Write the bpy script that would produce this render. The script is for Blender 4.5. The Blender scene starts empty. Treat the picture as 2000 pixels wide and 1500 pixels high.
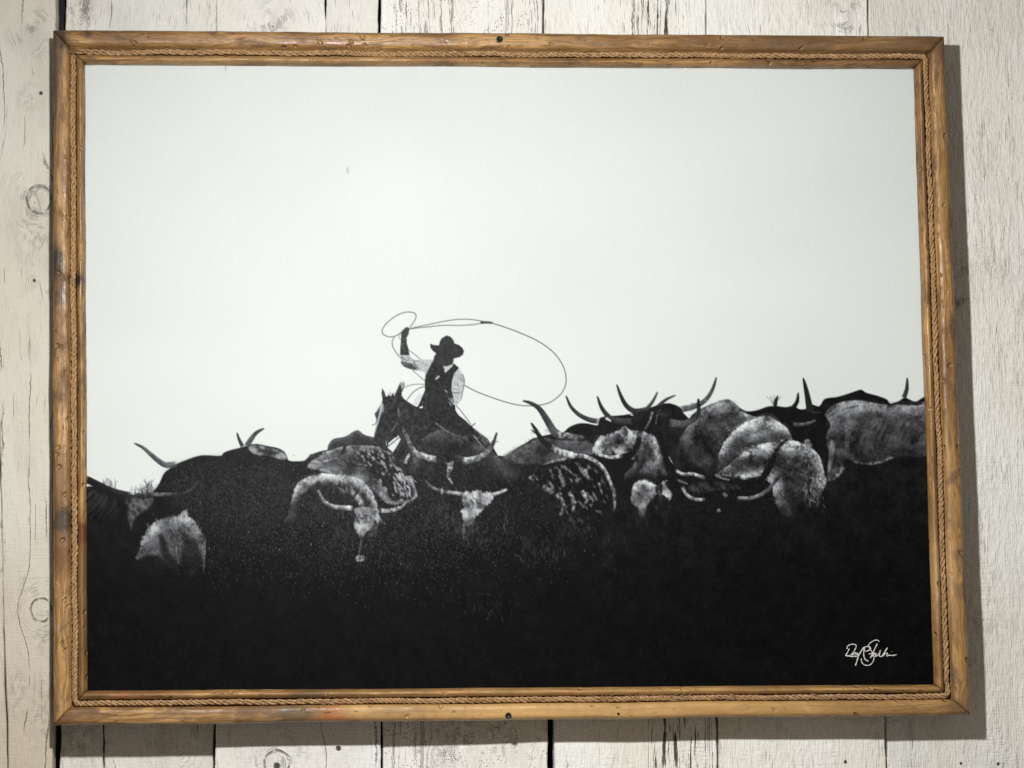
import bpy, bmesh, math, random
import numpy as np
from mathutils import Vector, Matrix

random.seed(7)
rng = np.random.default_rng(11)
scene = bpy.context.scene
col = scene.collection

# ------------------------------------------------------------------ camera
# metres; the wall plane is y = 0, x to the right, z up, the camera stands at negative y
F_PX = 4400.0                                   # focal length in pixels of a 2000 px wide picture
CAM = np.array([-0.17026, -2.47699, -0.24408])
PITCH, YAW, ROLL = 0.0935881, 0.0695922, -0.0086423

def cam_axes():
    cy, sy, cx, sx = math.cos(YAW), math.sin(YAW), math.cos(PITCH), math.sin(PITCH)
    w = np.array([sy * cx, cy * cx, sx]); r = np.array([cy, -sy, 0.0]); u = np.cross(r, w)
    cr, sr = math.cos(ROLL), math.sin(ROLL)
    return cr * r + sr * u, -sr * r + cr * u, w
AX_R, AX_U, AX_W = cam_axes()

cam_data = bpy.data.cameras.new('camera')
cam = bpy.data.objects.new('camera', cam_data); col.objects.link(cam)
m = Matrix(((AX_R[0], AX_U[0], -AX_W[0]), (AX_R[1], AX_U[1], -AX_W[1]), (AX_R[2], AX_U[2], -AX_W[2]))).to_4x4()
m.translation = Vector(CAM)
cam.matrix_world = m
cam_data.sensor_width = 36.0
cam_data.lens = 36.0 * F_PX / 2000.0
cam_data.clip_start = 0.05
cam_data.clip_end = 50.0
scene.camera = cam

# ------------------------------------------------------------------ light
world = bpy.data.worlds.new('World'); scene.world = world; world.use_nodes = True
bg = world.node_tree.nodes['Background']
bg.inputs[0].default_value = (1.0, 0.88, 0.75, 1); bg.inputs[1].default_value = 0.19

LAMP = Vector((-0.225, -1.28, 0.27))
AIM = Vector((0.20, 0.0, -0.52))
ld = bpy.data.lights.new('picture_spot', 'SPOT')
ld.energy = 91.0; ld.color = (1.0, 0.985, 0.955)
ld.spot_size = math.radians(146); ld.spot_blend = 1.0; ld.shadow_soft_size = 0.022
lamp = bpy.data.objects.new('picture_spot', ld); col.objects.link(lamp)
lamp.location = LAMP
lamp.rotation_euler = (AIM - LAMP).to_track_quat('-Z', 'Y').to_euler()

scene.view_settings.view_transform = 'Standard'
scene.view_settings.look = 'None'
scene.view_settings.exposure = 0.0
scene.view_settings.gamma = 1.0
scene.view_settings.use_curve_mapping = False
scene.cycles.use_denoising = False

# ------------------------------------------------------------------ helpers
def unp(px, py, y):
    """picture pixel (of the 2000x1500 photograph) -> point on the plane at depth y"""
    d = AX_R * (px - 1000) / F_PX + AX_U * (750 - py) / F_PX + AX_W
    return CAM + d * ((y - CAM[1]) / d[1])

def pix(P):
    d = P - CAM
    z = d @ AX_W
    return 1000 + F_PX * (d @ AX_R) / z, 750 - F_PX * (d @ AX_U) / z

def link(name, mesh, mat=None, parent=None, label=None, cat=None, kind=None, smooth=False):
    o = bpy.data.objects.new(name, mesh); col.objects.link(o)
    if mat: mesh.materials.append(mat)
    if parent: o.parent = parent
    if label: o['label'] = label
    if cat: o['category'] = cat
    if kind: o['kind'] = kind
    if smooth:
        mesh.polygons.foreach_set('use_smooth', np.ones(len(mesh.polygons), bool))
    return o

def mesh_of(name, verts, faces):
    me = bpy.data.meshes.new(name); me.from_pydata([tuple(map(float, v)) for v in verts], [], faces); me.update(); return me

class X:
    """a node socket with arithmetic"""
    nt = None
    def __init__(s, v): s.v = v
    @staticmethod
    def put(inp, a):
        if isinstance(a, X): X.nt.links.new(a.v, inp)
        else: inp.default_value = a
    @staticmethod
    def math(op, *a, clamp=False):
        n = X.nt.nodes.new('ShaderNodeMath'); n.operation = op; n.use_clamp = clamp
        for i, q in enumerate(a): X.put(n.inputs[i], q)
        return X(n.outputs[0])
    def __add__(s, o): return X.math('ADD', s, o)
    __radd__ = __add__
    def __sub__(s, o): return X.math('SUBTRACT', s, o)
    def __rsub__(s, o): return X.math('SUBTRACT', o, s)
    def __mul__(s, o): return X.math('MULTIPLY', s, o)
    __rmul__ = __mul__
    def __truediv__(s, o): return X.math('DIVIDE', s, o)
    def __neg__(s): return X.math('MULTIPLY', s, -1.0)
def xabs(a): return X.math('ABSOLUTE', a)
def xexp(a): return X.math('EXPONENT', a)
def xmax(a, b): return X.math('MAXIMUM', a, b)
def xmin(a, b): return X.math('MINIMUM', a, b)
def xsqrt(a): return X.math('SQRT', a)
def clamp01(a): return X.math('ADD', a, 0.0, clamp=True)
def step(a, lo, hi):                      # smooth 0..1 as a goes lo..hi
    n = X.nt.nodes.new('ShaderNodeMapRange'); n.interpolation_type = 'SMOOTHSTEP'
    X.put(n.inputs[0], a); n.inputs[1].default_value = lo; n.inputs[2].default_value = hi
    return X(n.outputs[0])
def vec(x, y, z=0.0):
    n = X.nt.nodes.new('ShaderNodeCombineXYZ')
    for i, q in enumerate((x, y, z)): X.put(n.inputs[i], q)
    return X(n.outputs[0])
def sep(v):
    n = X.nt.nodes.new('ShaderNodeSeparateXYZ'); X.nt.links.new(v.v, n.inputs[0])
    return X(n.outputs[0]), X(n.outputs[1]), X(n.outputs[2])
def noise(v, scale=1.0, detail=2.0, rough=0.5, dist=0.0):
    n = X.nt.nodes.new('ShaderNodeTexNoise')
    X.nt.links.new(v.v, n.inputs['Vector'])
    n.inputs['Scale'].default_value = scale; n.inputs['Detail'].default_value = detail
    n.inputs['Roughness'].default_value = rough; n.inputs['Distortion'].default_value = dist
    return X(n.outputs[0])
def voronoi(v, scale=1.0, rand=1.0):
    n = X.nt.nodes.new('ShaderNodeTexVoronoi'); X.nt.links.new(v.v, n.inputs['Vector'])
    n.inputs['Scale'].default_value = scale; n.inputs['Randomness'].default_value = rand
    return X(n.outputs['Distance']), X(n.outputs['Color'])
def mixc(f, a, b):
    n = X.nt.nodes.new('ShaderNodeMix'); n.data_type = 'RGBA'
    X.put(n.inputs[0], f)
    for i, q in ((6, a), (7, b)):
        if isinstance(q, X): X.nt.links.new(q.v, n.inputs[i])
        else: n.inputs[i].default_value = (*q, 1)
    return X(n.outputs[2])
def new_mat(name):
    mt = bpy.data.materials.new(name); mt.use_nodes = True
    nt = mt.node_tree; X.nt = nt
    return mt, nt.nodes['Principled BSDF']
def bump(height, dist, strength=1.0, normal=None):
    n = X.nt.nodes.new('ShaderNodeBump'); n.inputs['Strength'].default_value = strength
    n.inputs['Distance'].default_value = dist
    X.nt.links.new(height.v, n.inputs['Height'])
    if normal: X.nt.links.new(normal.v, n.inputs['Normal'])
    return X(n.outputs[0])
def position():
    n = X.nt.nodes.new('ShaderNodeNewGeometry'); return X(n.outputs['Position'])

# ------------------------------------------------------------------ materials: planks
def plank_material(name, seed, paint=(0.83, 0.83, 0.785), knots=(), zones=(), spots=(), rough_amt=1.0,
                   tan=0.0, line_f=70.0, line_w=0.012, line_gate=0.55, flow=0.0, stain=0.25, lump=1.0, bare=(), speck=0.0):
    """white-washed rough sawn wood. knots: (px, py, radius m, push m, ring 0/1); zones: deep paint cracks
    (px0, px1, py0, py1, strength); spots: small dark holes (px, py, radius m); bare: grey worn areas (px, py, rx, rz, amount)"""
    mt, bs = new_mat(name)
    p = position(); x, _, z = sep(p)
    wob = noise(vec(x * 30.0, z * 22.0, seed), 1.0, 3.0) - 0.5
    psi = x + flow * z + wob * 0.006
    hk = None; ringmask = None; grey = None; rings = None
    for (kx, ky, r, push, ring) in knots:
        K = unp(kx, ky, 0.0)
        dx = x - float(K[0]); dz = z - float(K[2])
        rr = xsqrt(dx * dx + dz * dz * 0.8 + 1e-8)
        infl = xexp(-(dz * dz) / (r * 3.2) ** 2)
        psi = psi - (dx / xsqrt(dx * dx + r * r)) * infl * push
        g2 = xexp(-(rr * rr) / (r * 2.3) ** 2)
        rn = noise(vec(rr * (2.6 / r) + wob * 5.0, wob * 3.0, seed + kx), 1.0, 1.0)
        rl = step(xabs(rn - 0.5), 0.07, 0.0) * g2 * step(noise(vec(dx * 55.0, dz * 55.0, seed + 77 + kx), 1.0, 2.0), 0.46, 0.62)
        rings = rl if rings is None else xmax(rings, rl)
        if ring:
            wr = noise(vec(dx * 90.0, dz * 90.0, seed + 3), 1.0, 2.0) - 0.5
            edge = step(xabs(rr + wr * r * 0.35 - r), r * 0.11, r * 0.03)
            gate = step(noise(vec(dx * 95.0, dz * 95.0, seed + 9 + kx), 1.0, 2.0), 0.30, 0.62)
            e = edge * gate
            ringmask = e if ringmask is None else xmax(ringmask, e)
        gg = g2 * 0.35
        grey = gg if grey is None else xmax(grey, gg)
    # wandering grain cracks following the flow of the grain
    jag = (noise(vec(x * 300.0, z * 150.0, seed + 5), 1.0, 3.0, 0.65) - 0.5) * 0.16
    spread = noise(vec(psi * 16.0, z * 2.2, seed + 1.7), 1.0, 1.0) * 2.4
    wvar = noise(vec(x * 160.0, z * 60.0, seed + 6.5), 1.0, 3.0, 0.7)
    def contour(n, shift_, w):
        f = X.math('FRACT', psi * n + spread + shift_ + jag)
        return step(xabs(f - 0.5) - (wvar - 0.5) * w * 1.6, w, w * 0.25)
    ln = contour(line_f * 0.62, 0.0, 0.026)
    ln2 = contour(line_f * 1.9, 0.37, 0.05) * step(noise(vec(psi * 70.0, z * 16.0, seed + 23), 1.0, 3.0, 0.6), 0.52, 0.66)
    ln = xmax(ln, ln2 * 0.6)
    gt = noise(vec(psi * 40.0, z * 11.0, seed + 20), 1.0, 3.0, 0.6)
    lines = ln * step(gt, line_gate - 0.06, line_gate + 0.07)
    dark = lines * 0.62
    if rings is not None: dark = xmax(dark, rings * 0.42)
    if ringmask is not None: dark = xmax(dark, ringmask * 0.75)
    crack_h = lines
    # fine saw grain relief
    fine = noise(vec(psi * 900.0, z * 34.0, seed + 2), 1.0, 2.5, 0.6)
    chat = noise(vec(x * 70.0, z * 520.0, seed + 4), 1.0, 2.0)
    lumps = noise(vec(x * 240.0, z * 75.0, seed + 6), 1.0, 3.0, 0.62)
    broad = noise(vec(x * 45.0, z * 16.0, seed + 16), 1.0, 3.0, 0.6)
    fine_d = step(fine, 0.34, 0.22) * step(noise(vec(x * 18.0, z * 9.0, seed + 8), 1.0, 2.0), 0.42, 0.62)
    dark = xmax(dark, fine_d * 0.35 * rough_amt)
    if speck > 0:
        sd, _c = voronoi(vec(x * 1.0, z * 0.75, seed), 420.0)
        sk = step(sd, 0.26, 0.14) * step(noise(vec(x * 60.0, z * 45.0, seed + 31), 1.0, 2.0), 0.46, 0.60)
        dark = xmax(dark, sk * speck)
    zone_h = None
    for (x0, x1, y0, y1, s) in zones:
        A = unp(x0, y0, 0.0); B = unp(x1, y1, 0.0)
        mx = step(x, A[0] - 0.006, A[0] + 0.006) * step(x, B[0] + 0.006, B[0] - 0.006)
        mz = step(z, B[2] - 0.01, B[2] + 0.01) * step(z, A[2] + 0.01, A[2] - 0.01)
        jz = noise(vec(x * 500.0, z * 240.0, seed + 15), 1.0, 2.0) - 0.5
        cn = noise(vec(x * 250.0 + wob * 1.6 + jz * 0.5, z * 2.2, seed + 12), 1.0, 1.0)
        cg = noise(vec(x * 230.0, z * 26.0, seed + 14), 1.0, 2.5, 0.6)
        cr = step(xabs(cn - 0.5) - (cg - 0.52) * 0.22, 0.035, -0.01)
        cg = step(cg, 0.44, 0.56)
        c = cr * cg * mx * mz * s
        zone_h = c if zone_h is None else xmax(zone_h, c)
    if zone_h is not None: dark = xmax(dark, zone_h)
    for (sx, sy, r) in spots:
        S = unp(sx, sy, 0.0)
        dx = x - float(S[0]); dz = z - float(S[2])
        jj = (noise(vec(x * 900.0, z * 900.0, seed), 1.0, 1.0) - 0.5) * r
        d = xsqrt(dx * dx + dz * dz + 1e-9) + jj
        dark = xmax(dark, step(d, r, r * 0.6))
    st = noise(vec(x * 26.0, z * 9.0, seed + 40), 1.0, 4.0, 0.6)
    stn = step(st, 0.48, 0.75) * stain
    if grey is not None: stn = xmax(stn, grey * step(st, 0.40, 0.62) * 0.8)
    for (bx, by, rx, rz, am) in bare:
        S = unp(bx, by, 0.0)
        dx = (x - float(S[0])) / rx; dz = (z - float(S[2])) / rz
        b = xexp(-(dx * dx + dz * dz)) * step(noise(vec(x * 160.0, z * 110.0, seed + 50), 1.0, 4.0, 0.7), 0.40, 0.64) * am
        stn = xmax(stn, b)
    tone = noise(vec(x * 11.0, z * 5.0, seed + 60), 1.0, 2.0)
    c0 = mixc(step(tone, 0.3, 0.7), paint, (paint[0] * 0.93, paint[1] * 0.905, paint[2] * 0.85))
    if tan > 0:
        tn_ = step(z + (noise(vec(x * 9.0, z * 6.0, seed + 70), 1.0, 3.0) - 0.5) * 0.35, -0.10, -0.42) * tan
        c0 = mixc(tn_, c0, (0.50, 0.43, 0.33))
    c1 = mixc(stn, c0, (0.22, 0.20, 0.185))
    c2 = mixc(clamp01(dark), c1, (0.07, 0.066, 0.062))
    X.nt.links.new(c2.v, bs.inputs['Base Color'])
    bs.inputs['Roughness'].default_value = 0.72
    bs.inputs['Specular IOR Level'].default_value = 0.25
    h = fine * 0.55 * rough_amt + chat * (0.22 + 0.5 * lump * step(broad, 0.52, 0.68)) + lumps * 0.75 * lump + broad * 1.2 - clamp01(dark) * 1.2
    nb = bump(h, 0.0025, 0.95)
    X.nt.links.new(nb.v, bs.inputs['Normal'])
    return mt

# ------------------------------------------------------------------ the plank wall
def flat_material(name, color, rough=0.8, metallic=0.0):
    mt, bs = new_mat(name)
    p = position(); n = noise(p, 300.0, 3.0)
    c = mixc(n, tuple(q * 0.75 for q in color), tuple(min(1, q * 1.2) for q in color))
    X.nt.links.new(c.v, bs.inputs['Base Color'])
    bs.inputs['Roughness'].default_value = rough; bs.inputs['Metallic'].default_value = metallic
    return mt

MAT_BACK = flat_material('dark_backing', (0.012, 0.012, 0.013), 0.9)
v = [(-1.1, 0.05, -0.9), (1.1, 0.05, -0.9), (1.1, 0.05, 0.9), (-1.1, 0.05, 0.9),
     (-1.1, 0.07, -0.9), (1.1, 0.07, -0.9), (1.1, 0.07, 0.9), (-1.1, 0.07, 0.9)]
wall = link('wall', mesh_of('wall', v, [(3, 2, 1, 0), (4, 5, 6, 7), (0, 1, 5, 4), (1, 2, 6, 5), (2, 3, 7, 6), (3, 0, 4, 7)]), MAT_BACK,
            label='rustic white-washed vertical plank wall with dark gaps behind the framed picture', cat='wall')

def seam(pt, pb):
    """x of a seam at the top (py 0) and bottom (py 1500) of the picture, on the wall plane"""
    return float(unp(pt, 0, 0.0)[0]), float(unp(pb, 1500, 0.0)[0])
Z_T = float(unp(1000, 0, 0.0)[2]); Z_B = float(unp(1000, 1500, 0.0)[2])

def plank(left, right, mat, z0=-0.85, z1=0.85, y=(0.0, 0.0), thick=0.022, wob=0.0006, seed=0, dense=1):
    """left / right: x at (top, bottom) of the picture; y: depth of the front face at its left and right edge"""
    r = np.random.default_rng(seed + 100)
    nz = 150 * dense; nx = 10
    zs = np.linspace(z1, z0, nz)
    def edge(e, zz, ph):
        t = (Z_T - zz) / (Z_T - Z_B)
        xe = e[0] + (e[1] - e[0]) * t
        return xe
    jl = np.convolve(r.normal(0, 1, nz + 8), np.ones(9) / 3.0, 'valid')[:nz] * wob + r.normal(0, 0.00018, nz)
    jr = np.convolve(r.normal(0, 1, nz + 8), np.ones(9) / 3.0, 'valid')[:nz] * wob + r.normal(0, 0.00018, nz)
    bev = 0.0012
    verts = []; faces = []
    prof = [(0.0, thick), (0.0, bev)] + [(None, k / (nx - 1)) for k in range(nx)] + [(1.0, bev), (1.0, thick)]
    n = len(prof)
    for i, zz in enumerate(zs):
        xl = edge(left, zz, 0) + jl[i]; xr = edge(right, zz, 1) - jr[i]
        for a, b in prof:
            if a is None:
                s = b; xx = xl + bev + (xr - xl - 2 * bev) * s
                yy = y[0] + (y[1] - y[0]) * s + 0.0003 * math.sin(7 * s + zz * 31 + seed)
            elif a == 0.0: xx, yy = xl, y[0] + b
            else: xx, yy = xr, y[1] + b
            verts.append((xx, yy, zz))
    for i in range(nz - 1):
        for j in range(n - 1):
            a = i * n + j
            faces.append((a, a + n, a + n + 1, a + 1))
    faces.append(tuple(range(n - 1, -1, -1))[::-1]); faces.append(tuple((nz - 1) * n + k for k in range(n))[::-1])
    me = mesh_of('plank', verts, faces)
    o = link('plank', me, mat, wall)
    return o

S_116 = seam(108, 103); S_123 = seam(123.5, 111)
S_361 = seam(361, 361); S_198 = seam(198, 198)
S_423 = seam(422, 419)
GAP = 0.0011
def shift(s, d): return (s[0] + d, s[1] + d)

S_636 = seam(636, 640); S_741 = seam(741.5, 746); S_1062 = seam(1062, 1076); S_1379 = seam(1379, 1402); S_1698 = seam(1698, 1733)

WARM = (0.63, 0.615, 0.555)
m_left = plank_material('white_wash_knotty', 3.1, WARM,
    knots=[(76, 390, 0.0135, 0.020, 1), (80, 1192, 0.011, 0.014, 1), (64, 62, 0.010, 0.006, 0), (140, 520, 0.02, 0.012, 0)],
    spots=[(80, 182, 0.0022), (67, 548, 0.0021)], line_f=60.0, line_w=0.017, line_gate=0.50, stain=0.20, lump=0.45, rough_amt=0.35, tan=0.75,
    bare=[(66, 455, 0.018, 0.026, 0.55), (85, 1250, 0.012, 0.024, 0.45), (35, 1350, 0.010, 0.030, 0.5), (80, 1400, 0.012, 0.04, 0.45), (55, 190, 0.012, 0.018, 0.4)])
m_a = plank_material('white_wash_smooth', 7.3, (0.77, 0.78, 0.755), knots=[(330, 1436, 0.016, 0.014, 0), (163, 6, 0.009, 0.006, 0)],
    line_f=60.0, line_gate=0.62, stain=0.22, lump=0.4, bare=[(150, 8, 0.018, 0.012, 0.8), (150, 1450, 0.03, 0.03, 0.5)])
m_c = plank_material('white_wash_cathedral', 12.9, (0.79, 0.80, 0.785), knots=[(535, 44, 0.010, 0.018, 0), (541, 1493, 0.0135, 0.006, 1)],
    spots=[(661, 1462, 0.0032), (541, 1496, 0.004)], line_f=60.0, line_w=0.014, line_gate=0.52, stain=0.10, lump=0.4)
m_d = plank_material('white_wash_plain', 18.4, (0.79, 0.80, 0.785), line_f=50.0, line_gate=0.66, stain=0.08, lump=0.45)
m_e = plank_material('white_wash_flaking', 23.7, (0.85, 0.86, 0.84), zones=[(772, 905, -40, 70, 0.62), (990, 1064, -40, 70, 0.6), (760, 860, 1390, 1520, 0.42)],
    line_f=80.0, line_gate=0.56, stain=0.10, lump=0.8, speck=0.75, bare=[(895, 1425, 0.03, 0.028, 0.6), (980, 1420, 0.02, 0.02, 0.4)],
    knots=[(925, 1478, 0.03, 0.01, 0)])
m_f = plank_material('white_wash_split', 29.2, (0.86, 0.87, 0.84), zones=[(1235, 1345, -40, 75, 1.0), (1268, 1400, 1390, 1525, 1.0)],
    line_f=60.0, line_gate=0.60, stain=0.06, lump=1.0, rough_amt=1.0)
m_g = plank_material('white_wash_thick', 34.6, (0.84, 0.845, 0.805), spots=[(1652, 1488, 0.0022)], line_f=55.0, line_gate=0.66, stain=0.06, lump=1.0,
    knots=[(1655, 30, 0.012, 0.004, 0)], zones=[(1700, 1722, 1390, 1520, 0.35)])
m_h = plank_material('white_wash_lumpy', 39.5, (0.77, 0.775, 0.74), spots=[(1880, 1492, 0.0018), (1953, 1493, 0.002)], line_f=40.0, line_gate=0.70, stain=0.10, lump=1.35,
    bare=[(1945, 520, 0.05, 0.02, 0.22), (1960, 1225, 0.04, 0.012, 0.25), (1930, 300, 0.03, 0.06, 0.12), (1880, 588, 0.016, 0.006, 0.95), (1876, 520, 0.018, 0.012, 0.55), (1905, 1210, 0.016, 0.012, 0.5), (1900, 1300, 0.02, 0.012, 0.35)],
    zones=[(1776, 1786, 1400, 1520, 0.5)])

# far-left board shows as a sliver at the lower left, its edge running slightly askew
lm_edge = (float(unp(-22, 0, 0)[0]), float(unp(15, 1500, 0)[0]))
plank(shift(lm_edge, -0.185), shift(lm_edge, -0.0009), m_left, y=(0.0, 0.002), seed=1)
plank(shift(lm_edge, 0.0006), S_116, m_left, y=(0.0, 0.0), thick=0.03, seed=2)
plank(S_123, shift(S_361, -0.0003), m_a, z0=0.0, y=(0.022, 0.022), seed=3)
plank(shift(S_361, 0.0003), shift(S_423, -0.0004), m_a, z0=0.0, y=(0.0222, 0.0215), seed=4)
plank(S_123, shift(S_198, -0.0008), m_a, z1=-0.001, y=(0.022, 0.022), seed=5)
plank(shift(S_198, 0.0008), shift(S_423, -0.003), m_a, z1=-0.001, y=(0.023, 0.021), seed=6)
plank(shift(S_423, 0.0005), shift(S_636, -0.0009), m_c, z0=0.0, y=(0.002, 0.002), seed=7)
plank(shift(S_636, 0.0009), shift(S_741, -0.0012), m_d, z0=0.0, y=(0.001, 0.001), seed=8)
plank(shift(S_423, 0.001), shift(S_741, -0.0017), m_c, z1=-0.001, y=(0.002, 0.002), seed=9)
plank(shift(S_741, 0.0014), (S_1062[0] - 0.0013, S_1062[1] - 0.0036), m_e, y=(0.007, 0.0), seed=10)
plank((S_1062[0] + 0.0010, S_1062[1] + 0.0036), shift(S_1379, -0.0008), m_f, y=(0.001, 0.001), seed=11)
plank(shift(S_1379, 0.0008), shift(S_1698, -0.0009), m_g, y=(-0.001, 0.002), seed=12)
plank(shift(S_1698, 0.0008), shift(S_1698, 0.186), m_h, y=(0.006, 0.006), seed=13)
plank(shift(S_1698, 0.189), shift(S_1698, 0.37), m_g, y=(0.003, 0.002), seed=14)

# ------------------------------------------------------------------ the picture frame
DY = -0.012                                      # the frame stands this much deeper than a thin moulding
Y_RIM = -0.042 + DY; Y_PRINT = -0.031 + DY
OUT_PX = [(103, 58), (1845, 70), (1896, 1397), (104, 1417)]
IN_PX = [(166, 126), (1785, 134), (1824, 1337), (171, 1349)]
OUTER = [unp(*p, Y_RIM) for p in OUT_PX]
INNER = [unp(*p, Y_PRINT - 0.004) for p in IN_PX]

pic = bpy.data.objects.new('framed_picture', None); col.objects.link(pic)
pic.location = (0.0, -0.006, float((OUTER[2][2] + OUTER[3][2]) / 2))
pic['label'] = 'wood framed black-and-white print of a rider swinging a lasso above longhorn cattle'
pic['category'] = 'picture'
PIC_INV = Matrix.Translation(-Vector(pic.location))
def part(name, mesh, mat, parent=None, smooth=False, label=None, kind=None):
    o = link(name, mesh, mat, None, smooth=smooth, label=label, kind=kind)
    if parent is None:
        o.parent = pic; o.matrix_parent_inverse = PIC_INV
    else:
        o.parent = parent
    return o

def corner(k, s):
    return OUTER[k] + (INNER[k] - OUTER[k]) * s

def wood_material(name):
    mt, bs = new_mat(name)
    n = X.nt.nodes.new('ShaderNodeUVMap'); n.uv_map = 'UVMap'
    u, vv, _ = sep(X(n.outputs[0]))
    p = position(); x, _y, z = sep(p)
    wv = noise(vec(u * 14.0, vv * 60.0, 3.3), 1.0, 2.0) - 0.5
    g0 = noise(vec(u * 5.0, vv * 230.0 + wv * 7.0, 11.0), 1.0, 3.0, 0.6)
    g1 = noise(vec(u * 16.0, vv * 620.0 + wv * 6.0, 1.0), 1.0, 3.0, 0.6)
    g2 = noise(vec(u * 60.0, vv * 1500.0, 5.0), 1.0, 2.0)
    big = noise(vec(u * 9.0, vv * 14.0, 9.0), 1.0, 3.0, 0.6)
    big2 = noise(vec(u * 26.0, vv * 40.0, 19.0), 1.0, 4.0, 0.65)
    c = mixc(step(big, 0.34, 0.66), (0.265, 0.140, 0.048), (0.55, 0.325, 0.118))
    g3 = noise(vec(u * 9.0, vv * 360.0 + wv * 9.0, 31.0), 1.0, 2.0, 0.6)
    c = mixc(step(g0, 0.40, 0.62) * 0.72, c, (0.17, 0.085, 0.034))
    c = mixc(step(g3, 0.48, 0.66) * 0.6, c, (0.10, 0.050, 0.022))
    c = mixc(step(g1, 0.45, 0.72) * 0.5, c, (0.14, 0.068, 0.027))
    c = mixc(step(g2, 0.50, 0.75) * 0.3, c, (0.54, 0.36, 0.185))
    c = mixc(step(big2, 0.52, 0.64) * 0.66, c, (0.105, 0.060, 0.031))
    pat = noise(vec(u * 7.0, vv * 22.0, 71.0), 1.0, 4.0, 0.62)
    c = mixc(step(pat, 0.50, 0.66) * 0.58, c, (0.13, 0.066, 0.026))
    fine_s = noise(vec(u * 45.0, vv * 900.0 + wv * 4.0, 51.0), 1.0, 2.0, 0.7)
    c = mixc(step(fine_s, 0.56, 0.66) * 0.55, c, (0.09, 0.046, 0.020))
    # knots, burns, red heartwood, paler tones; shade painted in along the top right: (px, py, rx, rz, colour, amount)
    for (bx, by, rx, rz, cc, am) in WOOD_AND_SHADE_MARKS:
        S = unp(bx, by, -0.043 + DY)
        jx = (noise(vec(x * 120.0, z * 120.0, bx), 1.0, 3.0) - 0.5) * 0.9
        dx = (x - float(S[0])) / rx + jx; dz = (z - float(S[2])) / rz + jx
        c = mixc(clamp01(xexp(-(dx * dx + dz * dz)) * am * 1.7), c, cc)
    # dings: sparse round dents and short scratches
    dd, dc = voronoi(vec(u * 1.0, vv * 1.0, 0.0), 62.0)
    r_, g_, b_ = sep(dc)
    dent = step(dd, 0.23, 0.07) * step(r_, 0.34, 0.36)
    d2, c2_ = voronoi(vec(u * 0.55, vv * 1.3, 4.0), 120.0)
    r2, _g, _b = sep(c2_)
    dent2 = step(d2, 0.22, 0.10) * step(r2, 0.78, 0.80)
    dent = xmax(dent, dent2 * 0.6)
    nick = step(noise(vec(u * 130.0, vv * 130.0, 2.0), 1.0, 2.0), 0.70, 0.78)
    c = mixc(dent * 0.16, c, (0.55, 0.36, 0.18))
    c = mixc(nick * 0.5, c, (0.10, 0.055, 0.028))
    X.nt.links.new(c.v, bs.inputs['Base Color'])
    X.nt.links.new((0.26 + 0.34 * step(big2, 0.35, 0.65)).v, bs.inputs['Roughness'])
    bs.inputs['Specular IOR Level'].default_value = 0.36
    h = g1 * -0.10 + g2 * 0.06 - dent * 1.35 - nick * 0.35 + noise(vec(u * 70.0, vv * 70.0, 7.0), 1.0, 2.0) * 0.30
    nb = bump(h, 0.0017, 1.0)
    X.nt.links.new(nb.v, bs.inputs['Normal'])
    return mt

DK = (0.035, 0.024, 0.017)
WOOD_AND_SHADE_MARKS = [
    (147, 546, 0.008, 0.007, DK, 1.0), (112, 512, 0.007, 0.018, (0.05, 0.036, 0.024), 0.9), (118, 575, 0.012, 0.020, (0.10, 0.055, 0.03), 0.6),
    (125, 1018, 0.012, 0.014, (0.05, 0.035, 0.022), 0.85), (160, 1042, 0.0075, 0.011, (0.125, 0.032, 0.013), 1.0), (118, 1085, 0.016, 0.018, (0.16, 0.075, 0.03), 0.7),
    (648, 1396, 0.017, 0.010, (0.29, 0.085, 0.028), 1.0), (575, 1394, 0.026, 0.009, (0.10, 0.066, 0.036), 0.85), (700, 1383, 0.018, 0.008, (0.52, 0.34, 0.13), 0.5),
    (610, 1358, 0.014, 0.006, (0.13, 0.08, 0.045), 0.6), (115, 78, 0.010, 0.014, (0.07, 0.042, 0.027), 0.9), (172, 68, 0.004, 0.004, DK, 0.5),
    (108, 150, 0.005, 0.05, (0.10, 0.065, 0.04), 0.8), (1000, 1385, 0.16, 0.02, (0.58, 0.36, 0.135), 0.35), (1400, 1378, 0.20, 0.02, (0.54, 0.33, 0.12), 0.33), (180, 1130, 0.02, 0.10, (0.22, 0.12, 0.05), 0.3),
    (1838, 1120, 0.012, 0.05, (0.52, 0.34, 0.16), 0.55), (1870, 1385, 0.02, 0.012, (0.17, 0.10, 0.05), 0.6), (1850, 90, 0.07, 0.04, (0.10, 0.06, 0.032), 0.36),  # last entry: shade on the top-right corner, painted as a dark tone
    (1580, 85, 0.20, 0.03, (0.12, 0.07, 0.036), 0.27), (240, 1362, 0.010, 0.004, (0.34, 0.13, 0.06), 0.8), (540, 110, 0.15, 0.006, (0.42, 0.26, 0.11), 0.4)]  # first entry: shade on the right of the top rail, painted in
M_WOOD = wood_material('distressed_pine')

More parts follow.
